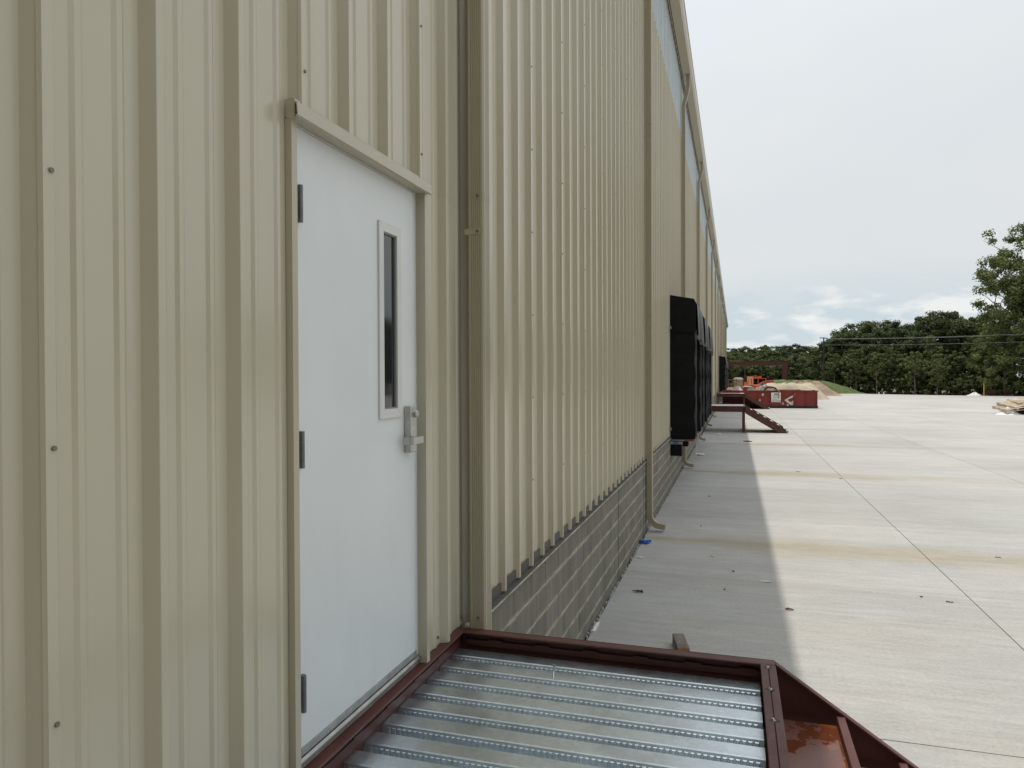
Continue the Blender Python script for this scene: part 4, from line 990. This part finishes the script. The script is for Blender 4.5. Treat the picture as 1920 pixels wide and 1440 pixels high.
# ------------------------------------------------------------------ trees
def make_tree(seed, h, rad, clumps, leaf, base=.28, spread=1.0, per=60, lm=0, shape=0, cl=1.0):
    """returns trunk and crown meshes; tree height h, crown radius rad"""
    rnd = random.Random(seed); tb_ = MB(); ends = []
    r0_ = h*.018
    def limb(p, d, l, r_, dep):
        n = 4; pts = [p]; q = p.copy(); dd = d.copy()
        for i in range(n):
            dd = (dd+Vector((rnd.uniform(-.18, .18), rnd.uniform(-.18, .18), rnd.uniform(-.04, .16)))).normalized(); q = q+dd*l/n; pts.append(q.copy())
        tb_.tube(pts, [r_*(1-.75*i/n) for i in range(n+1)], 6 if dep else 9, cap=False)
        if dep >= 2: ends.append(pts[-1]); ends.append(pts[-2]); return
        for i in range(rnd.randint(3, 4)):
            k = rnd.choice((2, 3, 4)); a = rnd.uniform(0, 6.28); up = rnd.uniform(.0, .7)
            nd = (dd*.5+Vector((math.cos(a), math.sin(a), up))).normalized()
            limb(pts[k], nd, l*rnd.uniform(.5, .75), r_*.45, dep+1)
    lean = Vector((rnd.uniform(-.04, .04), rnd.uniform(-.04, .04), 1))
    tp = [Vector((0, 0, -.2))]; q = Vector((0, 0, 0))
    for i in range(9):
        tp.append(q.copy()); q = q+lean*h*.9/9+Vector((rnd.uniform(-.12, .12), rnd.uniform(-.12, .12), 0))*h*.03
    tb_.tube(tp, [r0_*1.5]+[r0_*(1-.85*(i/9)) for i in range(9)], 9, cap=False)
    for i in range(3, 9):
        for k in range(3):
            a = rnd.uniform(0, 6.28); z = tp[i].z/h
            l = rad*(.95-.45*abs(z-.55)) if shape == 0 else rad*(1.15-z)
            limb(tp[i], Vector((math.cos(a), math.sin(a), rnd.uniform(.15, .7))).normalized(), l*rnd.uniform(.6, 1.0), r0_*.35, 1)
    ends.append(tp[-1])
    # crown: leaf clumps gathered at limb ends, plus shell clumps with gaps
    cb = MB(); cen = []
    for i in range(clumps):
        if i < clumps*.55 and ends:
            e = rnd.choice(ends); c_ = e+Vector((rnd.gauss(0, .35), rnd.gauss(0, .35), rnd.gauss(.1, .3)))*rad*.18
        else:
            while True:
                z = rnd.uniform(base, 1.0)
                zz = (z-base)/(1-base)
                if shape == 0: rr__ = rad*math.sqrt(max(.02, 1-(2*zz-.85)**2/1.35**2))*(1-.35*zz**3)
                else: rr__ = rad*(1.08-zz)*.95
                t_ = rnd.uniform(0, 6.28); k = rnd.uniform(.35, 1.0)**.6*(1+.2*math.sin(3*t_+seed)+.16*math.sin(5*t_-z*9))
                c_ = Vector((rr__*k*math.cos(t_)*spread, rr__*k*math.sin(t_)*spread, z*h)); break
        cen.append(c_)
    for c_ in cen:
        cr_ = rad*rnd.uniform(.10, .21)*cl
        for k in range(per):
            d = Vector((rnd.gauss(0, 1), rnd.gauss(0, 1), rnd.gauss(0, .75)))
            if d.length < .05: continue
            p = c_+d.normalized()*cr_*rnd.random()**.45
            s = leaf*rnd.uniform(.6, 1.3)
            nrm = (d.normalized()*.8+Vector((rnd.uniform(-1, 1), rnd.uniform(-1, 1), rnd.uniform(-.3, 1)))).normalized()
            a = nrm.cross(Vector((rnd.uniform(-1, 1), rnd.uniform(-1, 1), rnd.uniform(-1, 1)))).normalized(); b2 = nrm.cross(a)
            o = len(cb.v); cb.v += [tuple(p-a*s*.5), tuple(p+b2*s*.34), tuple(p+a*s*.6), tuple(p-b2*s*.34)]; cb.f.append((o, o+1, o+2, o+3))
    def raw(m, name, mt):
        me = bpy.data.meshes.new(name); me.from_pydata(m.v, [], m.f); me.update(); me.materials.append(mt); return me
    return raw(tb_, 'trunk', M_BARK), raw(cb, 'crown', M_LEAF[lm])
VAR = [make_tree(1, 12, 3.6, 230, .22, .20, per=125, lm=0, cl=.95), make_tree(2, 12, 3.1, 210, .21, .16, per=125, lm=1, cl=.9), make_tree(3, 12, 4.2, 230, .23, .26, per=130, lm=0, cl=.85),
       make_tree(4, 12, 2.9, 200, .20, .10, per=120, lm=2, shape=1), make_tree(5, 12, 3.2, 150, .21, .42, per=120, lm=1, cl=.85)]
BUSH = [make_tree(11, 3.2, 1.9, 60, .17, .02, per=110, lm=1), make_tree(12, 3.0, 2.1, 60, .16, .02, per=110, lm=2), make_tree(13, 3.4, 1.8, 60, .17, .02, per=110, lm=0)]
SLIM = make_tree(31, 9, 2.2, 100, .19, .48, per=90, lm=2, cl=.9)
BIG = make_tree(21, 21, 6.8, 380, .27, .10, per=105, lm=1, cl=.62)
BIG2 = make_tree(22, 17, 5.6, 300, .26, .08, per=120, lm=2, cl=.9)
def plant(var, x, y, s, rz, name, label, group, sz=None):
    t = thing(name, label, 'tree' if 'tree' in name else 'shrub', (x, y, -.12), group); t.rotation_euler = (0, 0, rz); t.scale = (s, s, sz or s)
    link('trunk', var[0], t); link('crown', var[1], t); return t
rnd = random.Random(77)
# (u, v_top, ground distance along y, variant, height of prototype)
def tree_at(u, vt, Y, vi, name='broadleaf_tree', label=None, group=None, H0=12.0, wide=1.0):
    p = onY(u, vt, Y); s = (p.z+.12)/H0*1.07
    return plant(VAR[vi], p.x, Y, s*wide, rnd.uniform(0, 6.28), name, label, group, s)
far = 'trees of the distant wood'
for i, (u, vt) in enumerate(((1352, 664), (1366, 656), (1381, 659), (1396, 655), (1411, 660), (1424, 656), (1437, 652), (1449, 655), (1462, 658), (1476, 654), (1489, 652), (1502, 657), (1514, 655), (1527, 656), (1539, 660))):
    tree_at(u, vt, 195+rnd.uniform(-8, 12), (0, 1, 2, 4, 0)[i % 5], label='dark green broadleaf tree of the distant wood beyond the red steel frame', group=far, wide=1.25)
for i, u in enumerate(range(1345, 1550, 17)):
    tree_at(u, 668+rnd.uniform(-4, 6), 182+rnd.uniform(-4, 4), (2, 0, 1)[i % 3], label='dark green broadleaf tree of the distant wood beyond the red steel frame', group=far, wide=1.3)
mid = 'trees along the yard edge'
lbm = ('dark leafy tree in the tall wood along the far yard edge', 'mid green leafy tree in the tall wood along the far yard edge', 'spreading dark tree in the tall wood along the far yard edge', 'pale green conical tree in the tall wood along the far yard edge', 'bare-stemmed dark tree in the tall wood along the far yard edge')
EDGE = [(1540, 113.5), (1560, 112), (1650, 106.2), (1760, 101.5), (1920, 98.0), (2100, 93), (2300, 86), (2600, 78)]
def edge_y(u):
    for (a, ya), (b_, yb) in zip(EDGE, EDGE[1:]):
        if a <= u <= b_: return ya+(yb-ya)*(u-a)/(b_-a)
    return EDGE[-1][1]
rows = [(1556, 648, 8, 0), (1574, 636, 9, 2), (1592, 628, 10, 0), (1610, 617, 9, 2), (1630, 617, 8, 4), (1648, 612, 10, 2), (1668, 614, 8, 0), (1688, 618, 9, 2), (1704, 634, 9, 4), (1722, 640, 8, 2),
        (1740, 606, 12, 2), (1762, 597, 11, 2), (1784, 604, 12, 0), (1800, 622, 10, 4), (1818, 610, 11, 2), (1836, 604, 10, 0), (1852, 600, 10, 4),
        (1566, 676, 2.6, 1), (1590, 668, 3.2, 0), (1612, 660, 3.0, 4), (1634, 664, 3.2, 1), (1664, 656, 3.0, 4), (1690, 668, 3.2, 1), (1746, 636, 4.0, 3), (1776, 660, 3.4, 1), (1806, 664, 3.4, 1), (1830, 650, 3.6, 3), (1716, 672, 3.0, 0), (1860, 640, 4.0, 3)]
for i, (u, vt, back, vi) in enumerate(rows): tree_at(u, vt, edge_y(u)+back, vi, label=lbm[vi], group=mid, wide=1.15 if vi != 3 else 1.0)
p = onY(1926, 741, 103); plant(BIG, p.x+1.2, 103, .98, .6, 'broadleaf_tree', 'tallest broadleaf tree, reaching far above the rest of the wood', None, .99)
p = onY(1884, 741, 100.5); plant(BIG2, p.x, 100.5, .62, 2.1, 'broadleaf_tree', 'yellowish green tree in front of the tallest tree by the timber stack', None, .60)
p = onY(1950, 741, 100); plant(BIG2, p.x, 100, .95, 4.1, 'broadleaf_tree', lbm[1], mid, .95)
# the wood goes on to the right of the yard
for i in range(26):
    u = 1990+i*38; Y = edge_y(min(u, 2600)) + (4 if i % 2 else 9) - (max(0, u-2600)*.03)
    q = ray(u, 700); X = q.x/q.y*Y
    plant(VAR[i % 5], X, Y, rnd.uniform(1.0, 1.3), rnd.uniform(0, 6.28), 'broadleaf_tree', lbm[i % 5], mid, rnd.uniform(.72, .98))
for u_, vt, nm in ((1566, 668, 'second'), (1606, 660, 'third'), (1644, 672, 'fourth'), (1716, 664, 'fifth'), (1757, 668, 'sixth'), (1548, 690, 'first')):
    Y = edge_y(u_)+.9; p = onY(u_, vt, Y)
    plant(SLIM, p.x, Y, (p.z+.12)/9.0*1.05, rnd.uniform(0, 6.28), 'slender_tree', 'slender pale-stemmed tree before the wood, %s counting from the grassy bank' % nm, 'slender trees before the wood')
# added trees, unseen behind the camera, to darken faces turned that way
for i in range(22):
    X = -14+i*4.2; Y = -20-(3.5 if i % 2 else 0)+max(0, X-30)*.3
    plant(VAR[(i*2) % 5], X, Y, rnd.uniform(1.3, 1.6), rnd.uniform(0, 6.28), 'broadleaf_tree', 'added unseen leafy tree behind the near end of the yard, dimming light from there', 'added unseen trees behind the yard', rnd.uniform(1.3, 1.6))
# shrubs along the foot of the wood
u = 1552
i = 0
while u < 2060:
    Y = edge_y(u)+rnd.uniform(1.8, 3.2); q = ray(u, 735); X = q.x/q.y*Y; s = rnd.uniform(.4, .95)
    plant(BUSH[i % 3], X, Y, s*1.1, rnd.uniform(0, 6.28), 'shrub', ('mid green shrub at the foot of the wood', 'pale green shrub at the foot of the wood', 'dark green shrub at the foot of the wood')[i % 3], 'shrubs at the foot of the wood', s)
    u += rnd.uniform(9, 15); i += 1
for i in range(24):
    u = 1350+i*9; Y = 172+rnd.uniform(-2, 3); q = ray(u, 735)
    plant(BUSH[i % 3], q.x/q.y*Y, Y, rnd.uniform(1.3, 1.9), rnd.uniform(0, 6.28), 'shrub', 'shrub on the edge of the distant wood', 'shrubs of the distant wood')
# power line in front of the wood
a0 = Vector((12.0, 110.5, 0)); a1 = Vector((54, 80, 0))
M_POLE = mat('creosote_pole', (.030, .027, .022), .9, var=.3)
for k, pnt in enumerate((a0, a1)):
    t = thing('utility_pole', ('wooden utility pole at the slab corner where the wires end', 'wooden utility pole carrying the wires past the tallest tree')[k], 'utility pole', (pnt.x, pnt.y, -.12))
    MB().tube([(0, 0, 0), (0, 0, 5), (0, 0, 8.0)], [.12, .10, .08], 10).build('shaft', M_POLE, t)
    d = (a1-a0).normalized(); n_ = Vector((-d.y, d.x, 0)); 
    MB().bar(n_*-1.0+Vector((0, 0, 7.9)), n_*1.0+Vector((0, 0, 7.9)), .08, .10).build('crossarm', M_POLE, t)
for k, (zz_, off) in enumerate(((7.75, -.9), (7.75, .9), (6.9, 0))):
    d = (a1-a0).normalized(); n_ = Vector((-d.y, d.x, 0))*off; pts = []
    for i in range(25):
        t_ = i/24; sag = .55*4*t_*(1-t_); p = a0.lerp(a1, t_)+n_; pts.append((p.x, p.y, zz_-.12+.02-sag))
    tag(MB().tube(pts, .014, 5).build('power_line', M_WIRE), ('upper power line strung in front of the wood', 'upper power line strung in front of the wood', 'lowest power line strung in front of the wood')[k], 'power line', 'upper power lines' if k < 2 else None)
